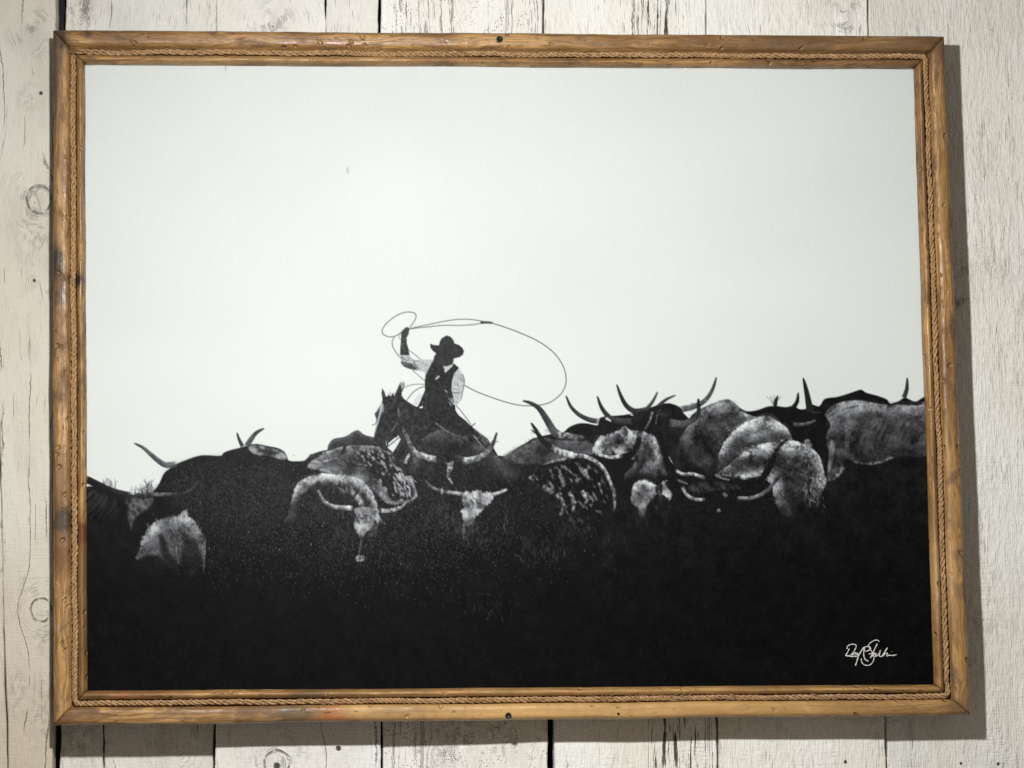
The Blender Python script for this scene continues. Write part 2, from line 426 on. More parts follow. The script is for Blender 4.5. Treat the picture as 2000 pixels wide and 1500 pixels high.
def rail_mesh(side, prof, seed, back=True):
    """sweep a profile [(s, y)] between two frame corners; s runs 0 (outer edge) .. 1 (inner edge)"""
    a, b = side, (side + 1) % 4
    r = np.random.default_rng(seed)
    nL = 140
    ts = np.linspace(0, 1, nL)
    sm = lambda n: np.convolve(r.normal(0, 1, n + 14), np.ones(15) / 6.0, 'valid')[:n]
    w1 = sm(nL) * 0.00035; w2 = sm(nL) * 0.00022
    w1[:2] = w1[-2:] = 0; w2[:2] = w2[-2:] = 0
    inward = Vector(((INNER[a] + INNER[b]) - (OUTER[a] + OUTER[b]))); inward.y = 0; inward.normalize()
    verts = []; uvs = []
    L = float(np.linalg.norm(OUTER[b] - OUTER[a]))
    cum = [0.0]
    for k in range(1, len(prof)):
        cum.append(cum[-1] + math.hypot((prof[k][0] - prof[k - 1][0]) * 0.036, prof[k][1] - prof[k - 1][1]))
    for i, t in enumerate(ts):
        for k, (s, y) in enumerate(prof):
            A = corner(a, s); B = corner(b, s)
            gp = (0.00045 if y < -0.037 + DY else 0.0) / np.linalg.norm(B - A)
            P = A + (B - A) * (gp + (1 - 2 * gp) * t)
            e = w1[i] if 0 < k < len(prof) - 1 else 0.0
            verts.append((P[0] + inward.x * e, y + (w2[i] if y < -0.034 + DY else 0.0), P[2] + inward.z * e))
            uvs.append((t * L + side * 1.37, cum[k] + side * 0.11 + seed * 0.05))
    n = len(prof); faces = []
    for i in range(nL - 1):
        for k in range(n - 1):
            q = i * n + k
            faces.append((q, q + 1, q + n + 1, q + n))
        if back: faces.append((i * n + n - 1, i * n, (i + 1) * n, (i + 1) * n + n - 1))
    faces.append(tuple(range(n))); faces.append(tuple((nL - 1) * n + k for k in range(n))[::-1])
    me = mesh_of('rail', verts, faces)
    bm = bmesh.new(); bm.from_mesh(me); bmesh.ops.recalc_face_normals(bm, faces=bm.faces); bm.to_mesh(me); bm.free()
    uvl = me.uv_layers.new(name='UVMap')
    vi = np.zeros(len(me.loops), np.int32); me.loops.foreach_get('vertex_index', vi)
    uvl.data.foreach_set('uv', np.array(uvs, np.float32)[vi].ravel())
    sm_ = np.array([len(p.vertices) == 4 for p in me.polygons]); me.polygons.foreach_set('use_smooth', sm_)
    return me

def arc(s0, s1, y0, ytop, y1, n=7, pw=2.6):
    """a domed top between s0 and s1 that starts at depth y0, peaks at ytop, ends at y1"""
    out = []
    for k in range(n + 1):
        t = k / n; q = 2 * t - 1
        base = y0 + (y1 - y0) * t
        out.append((s0 + (s1 - s0) * t, base + (ytop - base) * (1 - abs(q) ** pw)))
    return out
OUT_PROF = [(0.035, -0.004), (0.012, -0.010), (0.0, -0.034)] + arc(0.0, 0.503, -0.0390, -0.0455, -0.0428, 14, 4.6)[0:] + [(0.512, -0.0302), (0.742, -0.0302), (0.742, -0.006)]
IN_PROF = [(0.746, -0.006), (0.746, -0.0395)] + arc(0.750, 1.0, -0.0400, -0.0445, -0.0355, 8, 2.0) + [(1.0, -0.0322), (0.97, -0.0322), (0.97, -0.006)]
OUT_PROF = [(s, y + (DY if y < -0.029 else 0)) for s, y in OUT_PROF]; IN_PROF = [(s, y + (DY if y < -0.029 else 0)) for s, y in IN_PROF]
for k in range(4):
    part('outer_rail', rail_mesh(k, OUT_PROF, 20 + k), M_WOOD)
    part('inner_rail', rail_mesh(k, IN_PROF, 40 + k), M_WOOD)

# rope laid into the groove
def rope_material():
    mt, bs = new_mat('hemp_rope')
    p = position()
    n = noise(p, 420.0, 3.0, 0.6); n2 = noise(p, 60.0, 2.0)
    c = mixc(step(n, 0.3, 0.7), (0.22, 0.125, 0.055), (0.47, 0.30, 0.145))
    c = mixc(step(n2, 0.5, 0.8) * 0.5, c, (0.22, 0.105, 0.044))
    X.nt.links.new(c.v, bs.inputs['Base Color'])
    bs.inputs['Roughness'].default_value = 0.65
    X.nt.links.new(bump(noise(p, 1500.0, 2.0), 0.0003, 0.5).v, bs.inputs['Normal'])
    return mt
M_ROPE = rope_material()
S_ROPE = 0.632; Y_ROPE = -0.0374 + DY
rc = [corner(k, S_ROPE) for k in range(4)]
path = []
RC = 0.0045
for k in range(4):
    a, b = rc[k], rc[(k + 1) % 4]
    d = (b - a) / np.linalg.norm(b - a)
    start = a + d * (RC if k else 0.003); end = b - d * (RC if k < 3 else 0.004)
    nseg = int(np.linalg.norm(end - start) / 0.0012)
    for t in np.linspace(0, 1, nseg): path.append(start + (end - start) * t)
    if k < 3:
        nd = rc[(k + 2) % 4] - b; nd = nd / np.linalg.norm(nd)
        for t in (0.25, 0.5, 0.75):
            path.append((1 - t) ** 2 * end + 2 * t * (1 - t) * b + t * t * (b + nd * RC))
path = np.array(path)
NP = len(path)
sm_ = lambda n, w: np.convolve(rng.normal(0, 1, n + w - 1), np.ones(w) / math.sqrt(w), 'valid')[:n]
path[:, 1] = Y_ROPE + sm_(NP, 31) * 0.00035
tang = np.gradient(path, axis=0); tang[:, 1] = 0; tang /= np.linalg.norm(tang, axis=1)[:, None]
side_v = np.stack([-tang[:, 2], np.zeros(NP), tang[:, 0]], -1)
path += side_v * (sm_(NP, 41) * 0.00040)[:, None]
ds = np.linalg.norm(np.gradient(path, axis=0), axis=1)
pitch = 0.0215 * (1 + 0.24 * np.clip(sm_(NP, 61), -2, 2))
phase = np.cumsum(ds / pitch) * 2 * math.pi
up = np.array([0, -1.0, 0])
fuzz_v, fuzz_f = [], []
def tube(verts, faces, pts, rad, nsides=5, close=True):
    base = len(verts); n = len(pts)
    for i in range(n):
        d = pts[min(i + 1, n - 1)] - pts[max(i - 1, 0)]; d = d / (np.linalg.norm(d) + 1e-12)
        a = np.cross(d, [0.3, 1.0, 0.2]); a /= (np.linalg.norm(a) + 1e-12); b = np.cross(d, a)
        rr = rad[i] if hasattr(rad, '__len__') else rad
        for k in range(nsides):
            an = 2 * math.pi * k / nsides
            verts.append(pts[i] + (a * math.cos(an) + b * math.sin(an)) * rr)
    for i in range(n - 1):
        for k in range(nsides):
            q = base + i * nsides; k2 = (k + 1) % nsides
            faces.append((q + k, q + k2, q + nsides + k2, q + nsides + k))
    if close:
        faces.append(tuple(base + k for k in range(nsides))[::-1]); faces.append(tuple(base + (n - 1) * nsides + k for k in range(nsides)))
# loose fibres and frayed tufts (also the parent of the three strands)
for _ in range(260):
    i = int(rng.integers(5, NP - 12)); an = rng.uniform(-1.2, 1.2)
    o = path[i] + side_v[i] * math.sin(an) * 0.0031 + up * math.cos(an) * 0.0031
    L = rng.uniform(0.002, 0.008)
    d = tang[i] * rng.choice([-1, 1]) + side_v[i] * rng.normal(0, 0.35) + up * abs(rng.normal(0, 0.22))
    d /= np.linalg.norm(d)
    q = o + d * L; mid = (o + q) / 2 + up * rng.uniform(0, 0.0008)
    tube(fuzz_v, fuzz_f, [o, mid, q], 0.00016, 4)
for (fx, fy) in [(875, 96), (900, 92), (640, 1372), (715, 1374), (930, 1378), (1305, 1369), (1330, 1366), (1180, 1375), (1430, 1364), (1605, 1371), (143, 548), (150, 860), (138, 90), (1240, 1372)]:
    P = unp(fx, fy, Y_ROPE); i = int(np.argmin(((path - P) ** 2).sum(1)))
    for _ in range(9):
        o = path[i] + tang[i] * rng.normal(0, 0.003) + side_v[i] * rng.uniform(-0.002, 0.002) + up * 0.003
        d = tang[i] * rng.normal(0, 1.0) + side_v[i] * rng.normal(0, 0.4) + up * abs(rng.normal(0, 0.15)); d /= np.linalg.norm(d)
        L = rng.uniform(0.004, 0.012)
        tube(fuzz_v, fuzz_f, [o, o + d * L * 0.5 + up * 0.0006, o + d * L], 0.00024, 4)
core_v, core_f = [], []
tube(core_v, core_f, list(path), 0.0012, 6)
rope = part('rope_trim', mesh_of('rope_trim', core_v, core_f), flat_material('rope_core', (0.06, 0.035, 0.018), 0.9), label='twisted tan rope laid in the groove of the frame')
part('loose_fibre', mesh_of('loose_fibre', fuzz_v, fuzz_f), M_ROPE, rope, kind='stuff')
for s in range(3):
    ph = phase + s * 2 * math.pi / 3
    r0 = 0.00172 * (1 + 0.10 * np.clip(sm_(NP, 15), -2, 2))
    pts = path + side_v * (np.cos(ph) * r0)[:, None] + up[None] * (np.sin(ph) * r0 * 0.9)[:, None]
    rad = 0.00142 * (1 + 0.10 * np.clip(sm_(NP, 9), -2, 2))
    vv, ff = [], []
    tube(vv, ff, list(pts), rad, 8)
    part('strand', mesh_of('strand', vv, ff), M_ROPE, rope, smooth=True)

# screws in countersunk holes
M_SCREW = flat_material('dark_screw_metal', (0.012, 0.015, 0.016), 0.5, 0.3)
def screw(px, py, r, y):
    c = unp(px, py, y)
    vv, ff = [], []
    prof = [(1.0, 0.0035), (1.0, 0.0002), (0.9, -0.0003), (0.82, 0.0001), (0.35, 0.0002), (0.25, 0.0006), (0.0, 0.0007)]
    nn = 20
    for (q, dy) in prof:
        for k in range(nn):
            an = 2 * math.pi * k / nn
            vv.append((c[0] + math.cos(an) * r * q, y + dy, c[2] + math.sin(an) * r * q))
    for i in range(len(prof) - 1):
        for k in range(nn):
            k2 = (k + 1) % nn
            ff.append((i * nn + k, i * nn + k2, (i + 1) * nn + k2, (i + 1) * nn + k))
    me = mesh_of('screw', vv, ff)
    bm = bmesh.new(); bm.from_mesh(me); bmesh.ops.recalc_face_normals(bm, faces=bm.faces); bm.to_mesh(me); bm.free()
    part('screw', me, M_SCREW, smooth=True)
screw(976, 76, 0.0036, -0.0470 + DY)
screw(993, 1398, 0.0034, -0.0470 + DY)
screw(1208, 1394, 0.0013, -0.0470 + DY)

# ------------------------------------------------------------------ the print
# vertices of a fine sheet; the printed picture is drawn on it as a colour attribute.
pad = 0.0012
def quad_pt(a, b):
    """a across 0..1, b down 0..1 on the sheet"""
    c = [np.array(q, float) for q in PR]
    return ((1 - b) * ((1 - a) * c[0] + a * c[1]) + b * ((1 - a) * c[3] + a * c[2]))
PR = [unp(p[0], p[1], Y_PRINT) for p in IN_PX]
cx0 = sum(PR) / 4
PR = [p + (p - cx0) / np.linalg.norm(p - cx0) * 0.0018 for p in PR]
na = 1090
bs_ = []
yv = 126.0
while yv < 1350:
    bs_.append((yv - 126.0) / (1345 - 126.0)); yv += 10.0 if yv < 595 else (1.5 if yv < 1215 else 4.0)
bs_ = np.array([b for b in bs_ if b < 0.999] + [1.0]); nb_ = len(bs_)
A_, B_ = np.meshgrid(np.linspace(0, 1, na), bs_)
PT = ((1 - B_)[..., None] * ((1 - A_)[..., None] * PR[0] + A_[..., None] * PR[1]) + B_[..., None] * ((1 - A_)[..., None] * PR[3] + A_[..., None] * PR[2]))
PX, PY = pix(PT)

def vnoise(sx, sy, seed, X_=None, Y_=None):
    X_ = PX if X_ is None else X_; Y_ = PY if Y_ is None else Y_
    r = np.random.default_rng(seed)
    g = r.random((int(1500 / sy) + 4, int(2000 / sx) + 4)).astype(np.float32)
    fx = np.clip(X_ / sx, 0, g.shape[1] - 2.01); fy = np.clip(Y_ / sy, 0, g.shape[0] - 2.01)
    ix = fx.astype(int); iy = fy.astype(int); tx = fx - ix; ty = fy - iy
    tx = tx * tx * (3 - 2 * tx); ty = ty * ty * (3 - 2 * ty)
    return (g[iy, ix] * (1 - tx) + g[iy, ix + 1] * tx) * (1 - ty) + (g[iy + 1, ix] * (1 - tx) + g[iy + 1, ix + 1] * tx) * ty
GRAIN = rng.normal(0, 1, PX.shape)
N2 = vnoise(2.2, 2.2, 1); N4 = vnoise(4.5, 4.5, 2); N9 = vnoise(9, 9, 3); N22 = vnoise(22, 22, 4); N60 = vnoise(60, 60, 5)
NV = vnoise(2.2, 8, 6); NV2 = vnoise(4, 18, 7)
DIA = vnoise(4, 16, 8, (PX * 0.83 + PY * 0.55) % 1990, (PY * 0.83 - PX * 0.55 + 1200) % 1490)
DIB = vnoise(4, 15, 9, (PX * 0.83 - PY * 0.55 + 900) % 1990, (PY * 0.83 + PX * 0.55) % 1490)
HAIR = vnoise(1.8, 5, 10, (PX * 0.9 + PY * 0.3) % 1990, (PY * 0.9 - PX * 0.3 + 700) % 1490)
FUR = 0.11 * N2 + 0.17 * N4 + 0.26 * N9 + 0.32 * N22 + 0.14 * HAIR
FUR = np.clip((FUR - 0.5) * 1.7 + 0.5, 0, 1)
DIB = np.clip(0.45 * DIB + 0.3 * N22 + 0.25 * HAIR, 0, 1); DIB = np.clip((DIB - 0.5) * 1.5 + 0.5, 0, 1)
T = 238.0 + 5.0 * vnoise(260, 190, 61) + 2.0 * vnoise(110, 70, 62)      # printed tone, 0..255

def smooth_pts(pts, closed=True, n=5):
    p = np.array(pts, float)
    if len(p) < 3: return p
    out = []
    N = len(p); rngk = range(N) if closed else range(N - 1)
    for i in rngk:
        p0 = p[(i - 1) % N] if closed or i > 0 else p[i]
        p1 = p[i]; p2 = p[(i + 1) % N]
        p3 = p[(i + 2) % N] if closed or i + 2 < N else p[(i + 1) % N]
        for k in range(n):
            t = k / n
            out.append(0.5 * ((2 * p1) + (-p0 + p2) * t + (2 * p0 - 5 * p1 + 4 * p2 - p3) * t * t + (-p0 + 3 * p1 - 3 * p2 + p3) * t ** 3))
    if not closed: out.append(p[-1])
    return np.array(out)

RY0, RY1, CX0, CX1 = PY.min(1), PY.max(1), PX.min(0), PX.max(0)
def window(x0, x1, y0, y1):
    rows = np.nonzero((RY1 >= y0) & (RY0 <= y1))[0]
    cols = np.nonzero((CX1 >= x0) & (CX0 <= x1))[0]
    if len(rows) == 0 or len(cols) == 0: return None
    return slice(rows[0], rows[-1] + 1), slice(cols[0], cols[-1] + 1)

def seg_dist(xx, yy, a, b):
    d = b - a; L2 = d @ d + 1e-9
    t = np.clip(((xx - a[0]) * d[0] + (yy - a[1]) * d[1]) / L2, 0, 1)
    return np.hypot(xx - a[0] - t * d[0], yy - a[1] - t * d[1]), t

def shape(pts, tone, amp=0.0, tex=None, feather=1.2, smooth=True, op=1.0, grad=None, rough=0.0, rim=0.0, melt=None, shell=None):
    """fill a closed outline. tone may be a number or, with grad=(y0, y1, tone1), run downwards; tex 0..1 field"""
    global T
    P = smooth_pts(pts) if smooth else np.array(pts, float)
    w = window(P[:, 0].min() - feather - 3, P[:, 0].max() + feather + 3, P[:, 1].min() - feather - 3, P[:, 1].max() + feather + 3)
    if w is None: return
    xx, yy = PX[w], PY[w]
    if rough:
        xx = xx + (N4[w] - 0.5) * rough * 2; yy = yy + (NV[w] - 0.5) * rough * 2
    dist = np.full(xx.shape, 1e9); inside = np.zeros(xx.shape, bool)
    for i in range(len(P)):
        a, b = P[i], P[(i + 1) % len(P)]
        d, _ = seg_dist(xx, yy, a, b); np.minimum(dist, d, out=dist)
        if a[1] != b[1]:
            c = ((a[1] > yy) != (b[1] > yy)) & (xx < (b[0] - a[0]) * (yy - a[1]) / (b[1] - a[1]) + a[0])
            inside ^= c
    sd = np.where(inside, -dist, dist)
    cov = np.clip(0.5 - sd / (2 * feather), 0, 1); cov = cov * cov * (3 - 2 * cov) * op
    tn = tone
    if grad is not None:
        g = np.clip((yy - grad[0]) / (grad[1] - grad[0]), 0, 1); tn = tone + (grad[2] - tone) * g
    if shell is not None:
        q = np.clip((-sd + (N9[w] - 0.5) * 9 + (HAIR[w] - 0.5) * 7 - shell[0]) / (shell[1] - shell[0]), 0, 1); q = q * q * (3 - 2 * q)
        tn = tn + (shell[2] - tn) * q
    if tex is not None: tn = tn * np.clip(1 + amp * (tex[w] - 0.5) * 2, 0, 3)
    if rim:
        tn = tn * (1 + rim * np.exp(sd / 7.0) - 0.25 * rim * np.clip(-sd / 30.0, 0, 1))
    if melt is not None:
        m_ = np.clip((melt[1] + (N22[w] - 0.5) * 26 - yy) / (melt[1] - melt[0]), 0, 1); cov = cov * m_ * m_ * (3 - 2 * m_)
    T[w] = T[w] * (1 - cov) + tn * cov

def stroke(pts, w0, w1, tone, tone1=None, amp=0.0, tex=None, feather=0.9, op=1.0, sh=0.34, smooth=True):
    """tapered line from width w0 to w1; tone runs to tone1; rim lightens its upper side (printed, as on a horn)"""
    global T
    P = smooth_pts(pts, False) if smooth else np.array(pts, float)
    mw = max(w0, w1)
    w = window(P[:, 0].min() - mw - 4, P[:, 0].max() + mw + 4, P[:, 1].min() - mw - 4, P[:, 1].max() + mw + 4)
    if w is None: return
    xx, yy = PX[w], PY[w]
    L = np.concatenate([[0], np.cumsum(np.hypot(*np.diff(P, axis=0).T))]); L /= L[-1] + 1e-9
    best = np.full(xx.shape, 1e9); par = np.zeros(xx.shape); off = np.zeros(xx.shape)
    for i in range(len(P) - 1):
        d, t = seg_dist(xx, yy, P[i], P[i + 1]); s = L[i] + (L[i + 1] - L[i]) * t
        sw = s ** 0.62 if (w0 < 5 and w1 >= 7) else (1 - (1 - s) ** 0.62 if (w1 < 5 and w0 >= 7) else s)
        hw = (w0 + (w1 - w0) * sw) / 2
        e = d - hw
        k = e < best; best[k] = e[k]; par[k] = s[k]
        off[k] = ((yy - (P[i][1] + t * (P[i + 1][1] - P[i][1]))) / np.maximum(hw, 0.5))[k]
    cov = np.clip(0.5 - best / (2 * feather), 0, 1) * op
    if w1 >= 6: cov = cov * np.clip((1.0 - par) / 0.09, 0, 1) ** 0.7
    if w0 >= 6: cov = cov * np.clip(par / 0.09, 0, 1) ** 0.7
    tn = tone if tone1 is None else tone + (tone1 - tone) * par
    if mw >= 5: tn = tn * (1 - sh * np.clip(off, -1, 1))
    if tex is not None: tn = tn * np.clip(1 + amp * (tex[w] - 0.5) * 2, 0, 3)
    T[w] = T[w] * (1 - cov) + tn * cov

def blobs(n, cx, cy, sx, sy, r0, r1, t0, t1, seed, ang=0.0, asp=1.0, op=0.9, inside=None):
    r = np.random.default_rng(seed)
    for _ in range(n):
        x, y = r.normal(cx, sx), r.normal(cy, sy)
        if inside and not (inside[0] < x < inside[1] and inside[2] < y < inside[3]): continue
        q = r.uniform(r0, r1); a = ang + r.normal(0, 0.3)
        dx, dy = math.cos(a) * q * asp, math.sin(a) * q * asp
        stroke([(x - dx, y - dy), (x + r.normal(0, q * 0.4), y + r.normal(0, q * 0.4)), (x + dx, y + dy)], q, q * 0.5, r.uniform(t0, t1), op=op, feather=1.1)

D2 = vnoise(4.5, 13, 41, (PX * 0.83 - PY * 0.55 + 900) % 1990, (PY * 0.83 + PX * 0.55) % 1490)
SPK = np.clip((0.55 * D2 + 0.25 * N9 + 0.20 * N4 - 0.545) * 9, 0, 1)
D3 = vnoise(3.5, 9, 42, (PX * 0.83 - PY * 0.55 + 900) % 1990, (PY * 0.83 + PX * 0.55) % 1490)
SPF = np.clip((0.5 * D3 + 0.3 * N4 + 0.2 * N22 - 0.50) * 6, 0, 1)
BK = 19.0
# --- far backs on the skyline
shape([(640, 900), (640, 876), (643, 866), (652, 857), (675, 852), (697, 840), (712, 849), (730, 854), (752, 862), (760, 900)], 78, 0.5, FUR, shell=(1, 14, 42))
stroke([(646, 868), (660, 859), (682, 853), (698, 845)], 3, 2, 96, 60, op=0.6)
shape([(600, 912), (604, 890), (612, 886), (627, 881), (645, 878), (680, 874), (720, 885), (720, 912)], 50, 0.35, FUR)
# --- the herd as one dark mass along its skyline
sky = [(160, 1360), (160, 960), (171, 950), (200, 952), (230, 962), (262, 966), (285, 962), (298, 960), (310, 945), (320, 925), (330, 916), (345, 906), (367, 897), (385, 891), (400, 889), (430, 890),
       (437, 884), (450, 879), (470, 874), (487, 869), (502, 867), (522, 871), (542, 875), (555, 882), (561, 892), (566, 900), (592, 900), (606, 894), (640, 892), (700, 890), (760, 888), (800, 885), (860, 880), (940, 890),
       (972, 890), (995, 890), (1007, 877), (1030, 863), (1042, 856), (1075, 848), (1097, 846), (1112, 834), (1130, 827), (1147, 827), (1167, 830), (1171, 817), (1185, 813), (1213, 811), (1233, 808), (1255, 803), (1273, 795),
       (1292, 789), (1310, 788), (1330, 797), (1336, 812), (1345, 818), (1354, 808), (1376, 795), (1398, 786), (1420, 780), (1433, 786), (1444, 796), (1459, 803), (1479, 801), (1499, 794), (1516, 793), (1534, 795), (1545, 793),
       (1553, 794), (1563, 800), (1574, 798), (1585, 790), (1600, 793), (1611, 779), (1635, 775), (1659, 768), (1681, 761), (1692, 767), (1714, 773), (1732, 780), (1739, 788), (1754, 784), (1767, 776), (1776, 780), (1789, 784), (1808, 774), (1840, 770), (1840, 1360)]
sp = smooth_pts(sky[1:-1], False, 6)
o_ = np.argsort(sp[:, 0], kind='stable'); ysky = np.interp(PX, sp[o_, 0], sp[o_, 1])
cov = np.clip(0.5 + (PY - ysky) / 2.0, 0, 1)
tn = (BK + 4 + (8 - BK) * np.clip((PY - 950) / 200, 0, 1)) * (1 + 0.9 * (FUR - 0.5))
T = T * (1 - cov) + tn * cov
# skyline grass at far left and feathery twigs
r_ = np.random.default_rng(5)
for gx in list(r_.normal(212, 8, 16)) + list(r_.normal(290, 9, 26)) + list(r_.uniform(252, 304, 20)):
    gy = 950 if gx < 235 else 963; h = r_.uniform(6, 18) + (10 if 285 < gx < 296 else 0)
    stroke([(gx, gy + 4), (gx + r_.normal(0, 2), gy - h * 0.5), (gx + r_.normal(0, 4), gy - h)], 1.8, 0.8, 60, op=0.55)
for k in range(5):
    stroke([(1513, 796), (1506 + k * 3, 783), (1498 + k * 7, 773 + abs(k - 2))], 1.6, 0.8, 50, op=0.7)
shape([(1511, 793), (1513, 780), (1520, 772), (1519, 783), (1517, 794)], 34)
# --- cow at the far left edge
stroke([(164, 934), (190, 946), (220, 959), (258, 967)], 15, 10, 26, 40, 0.3, FUR)
shape([(171, 954), (196, 966), (222, 972), (230, 990), (228, 1010), (205, 1015), (171, 1008)], 44, 0.7, DIA, 4, grad=(955, 1010, 18))
stroke([(258, 967), (300, 966), (340, 965), (366, 961), (380, 950), (387, 941)], 9, 3, 62, 110, 0.5, N4)
shape([(248, 972), (275, 974), (300, 972), (292, 990), (276, 1002), (262, 1015), (256, 1034), (250, 1010)], 62, 0.9, DIB, 4)
stroke([(256, 985), (257, 1010), (259, 1030)], 5, 2, 95, 50, 0.6, N2, op=0.7)
# horns on the skyline, left
stroke([(263, 866), (279, 874), (293, 886), (308, 899), (324, 908), (347, 906)], 2.5, 13, 62, 104, 0.35, FUR)
stroke([(463, 846), (467, 858), (474, 873)], 2.5, 8, 50, 60)
stroke([(515, 837), (501, 845), (491, 857), (481, 873)], 2.5, 12, 60, 74, 0.3, FUR)
shape([(487, 872), (503, 869), (523, 873), (543, 878), (556, 886), (560, 897), (545, 896), (520, 890), (500, 888), (488, 880)], 98, 0.9, FUR, 2)
shape([(505, 876), (530, 880), (545, 886), (530, 888), (508, 883)], 46, 0.5, FUR, 2.5)
# big black cow, faint sheen of hair
shape([(330, 930), (380, 905), (440, 900), (520, 905), (565, 930), (560, 1000), (480, 1040), (400, 1020), (340, 990)], 33, 0.9, N2, 20, op=0.7)
# brindled cow behind the white backed one
shape([(600, 912), (637, 884), (675, 874), (720, 873), (752, 878), (768, 890), (777, 912), (800, 931), (812, 955), (810, 975), (760, 985), (720, 950), (650, 925)], 112, 0.8, FUR, 1.6, shell=(2, 26, 48))
stroke([(632, 885), (675, 873), (720, 872), (752, 877)], 3.5, 4, 150, 120, 0.5, N4, op=0.8)
shape([(700, 882), (752, 882), (770, 900), (790, 928), (808, 955), (804, 975), (765, 975), (735, 935), (712, 905)], 84, 0.72, SPF, 6)
blobs(40, 790, 945, 12, 14, 1.5, 4.5, 140, 215, 22, 1.1, 1.8, 0.8, (755, 815, 900, 985))
blobs(60, 690, 905, 30, 12, 1, 2.4, 80, 140, 23, 0.3, 1.5, 0.6)
stroke([(606, 905), (632, 903), (653, 898), (667, 886), (673, 872)], 9, 5, 150, 40, 0.45, N4)
stroke([(667, 888), (672, 878), (675, 870)], 7, 4, 34)
# --- white backed cow
shape([(562, 1040), (566, 1000), (569, 980), (575, 957), (585, 941), (605, 931), (630, 925), (657, 927), (690, 931), (710, 941), (725, 957), (734, 977), (738, 1000), (738, 1040)], 186, 0.5, FUR, 1.6, rough=1.5, shell=(5, 22, 27), melt=(975, 1030))
shape([(556, 1030), (562, 1000), (570, 980), (580, 968), (592, 962), (592, 1000), (580, 1030)], 25, 0.4, N2, 7, op=0.6)
shape([(592, 953), (603, 948), (600, 958), (590, 964), (581, 966)], 128, 0.5, FUR, 2)
stroke([(611, 948), (616, 955), (621, 962)], 4, 3, 55)
shape([(626, 962), (645, 957), (668, 958), (683, 955), (694, 964), (690, 985), (665, 988), (645, 982), (632, 972)], 24, 0.5, N2, 5, op=0.6)
shape([(686, 955), (699, 965), (712, 985), (704, 988), (695, 978), (688, 968)], 110, 0.8, DIA, 2)
blobs(26, 676, 956, 16, 5, 1.5, 3, 100, 150, 31, 1.2, 1.6, 0.7)
stroke([(622, 960), (635, 981), (655, 990), (690, 993)], 4, 10, 122, 165, 0.4, N4)
stroke([(742, 998), (765, 997), (784, 991), (796, 978)], 9, 2.5, 165, 120, 0.4, N4)
shape([(692, 993), (715, 990), (737, 994), (741, 1012), (739, 1024), (731, 1042), (722, 1036), (711, 1046), (707, 1062), (702, 1052), (694, 1035), (691, 1022), (695, 1010)], 142, 0.6, FUR, 2, rough=1.5, melt=(1030, 1066))
shape([(702, 1006), (716, 1004), (730, 1008), (728, 1016), (706, 1015)], 108, 0.7, N4, 3)
shape([(720, 1040), (733, 1020), (738, 1030), (730, 1050)], 60, 0.5, N4, 4)
stroke([(706, 1055), (703, 1072), (702, 1082)], 4, 6, 110, 70, 0.5, N2, op=0.7)
shape([(694, 1090), (702, 1083), (712, 1088), (709, 1096), (697, 1096)], 118, 0.7, N2, 2)
stroke([(744, 1076), (742, 1095), (738, 1112)], 3, 3, 62, 34, op=0.6)
# --- horse
horse = [(730, 856), (731, 846), (734, 835), (739, 816), (742, 802), (745, 792), (747, 780), (745, 768), (746.5, 758), (751, 765), (754, 775), (758, 772), (764, 774), (766, 768), (770, 773), (775, 762), (779, 756), (782, 752), (785, 760), (784.6, 772), (789, 779),
         (797, 785), (809, 792), (818, 796), (850, 800), (900, 815), (930, 840), (952, 856), (966, 878), (974, 892), (930, 915), (850, 925), (790, 930), (778, 905), (766, 884), (750, 880), (735, 868)]
shape(horse, 38, 0.55, N4, 0.9, smooth=False)
for k in range(9):
    stroke([(775 + k * 1.3, 765), (778 + k * 1.5, 756 - (k % 3) * 3), (781 + k * 1.1, 750 - (k % 4) * 1.5)], 1.8, 0.7, 48, op=0.8)
for k in range(5):
    stroke([(757 + k * 3.5, 776), (759 + k * 3.4, 769 - (k % 2) * 3)], 2, 0.8, 42, op=0.8)
shape([(746, 786), (737, 801), (732, 808), (734, 816), (737, 822), (740, 815), (742, 803)], 60, 0.3, N4, 0.9)
stroke([(736, 820), (734, 827), (727, 830.5)], 2, 1.2, 55)
stroke([(745, 791), (744, 800), (742, 810), (738, 825), (733, 842), (731, 850)], 5, 1.5, 196, 180, op=0.85)
stroke([(746, 790), (748, 798), (747, 804)], 5, 4, 170, op=0.6)
shape([(779, 851), (782.5, 858), (776, 870), (767.5, 883), (757, 875), (758.5, 866), (769, 857)], 240, smooth=False, feather=0.8)
stroke([(756.5, 873), (769, 863), (781, 853)], 2, 2.2, 60)
stroke([(778, 797), (779, 815)], 2.2, 2.5, 140, op=0.6)
stroke([(754, 862), (755, 870)], 2, 2, 200, op=0.7)
stroke([(775, 826), (770, 836), (764, 843)], 3, 2, 110, op=0.6)
# hind quarters, saddle strings
stroke([(917, 838), (930, 856), (946, 878), (952, 888)], 2.4, 2.4, 150, 190, 0.3, N2, op=0.85)
stroke([(925, 836), (942, 850), (958, 868)], 1.8, 1.8, 150, 200, op=0.8)
stroke([(936, 846), (940, 851)], 3, 3, 200, op=0.8); stroke([(942, 858), (948, 866)], 3.5, 3, 190, op=0.8)
stroke([(914, 836), (921, 832), (928, 827)], 2.5, 1.6, 48)
shape([(921, 838), (940, 848), (957, 864), (966, 880), (960, 888), (945, 874), (930, 856)], 60, 0.6, N4, 1.2, op=0.6)
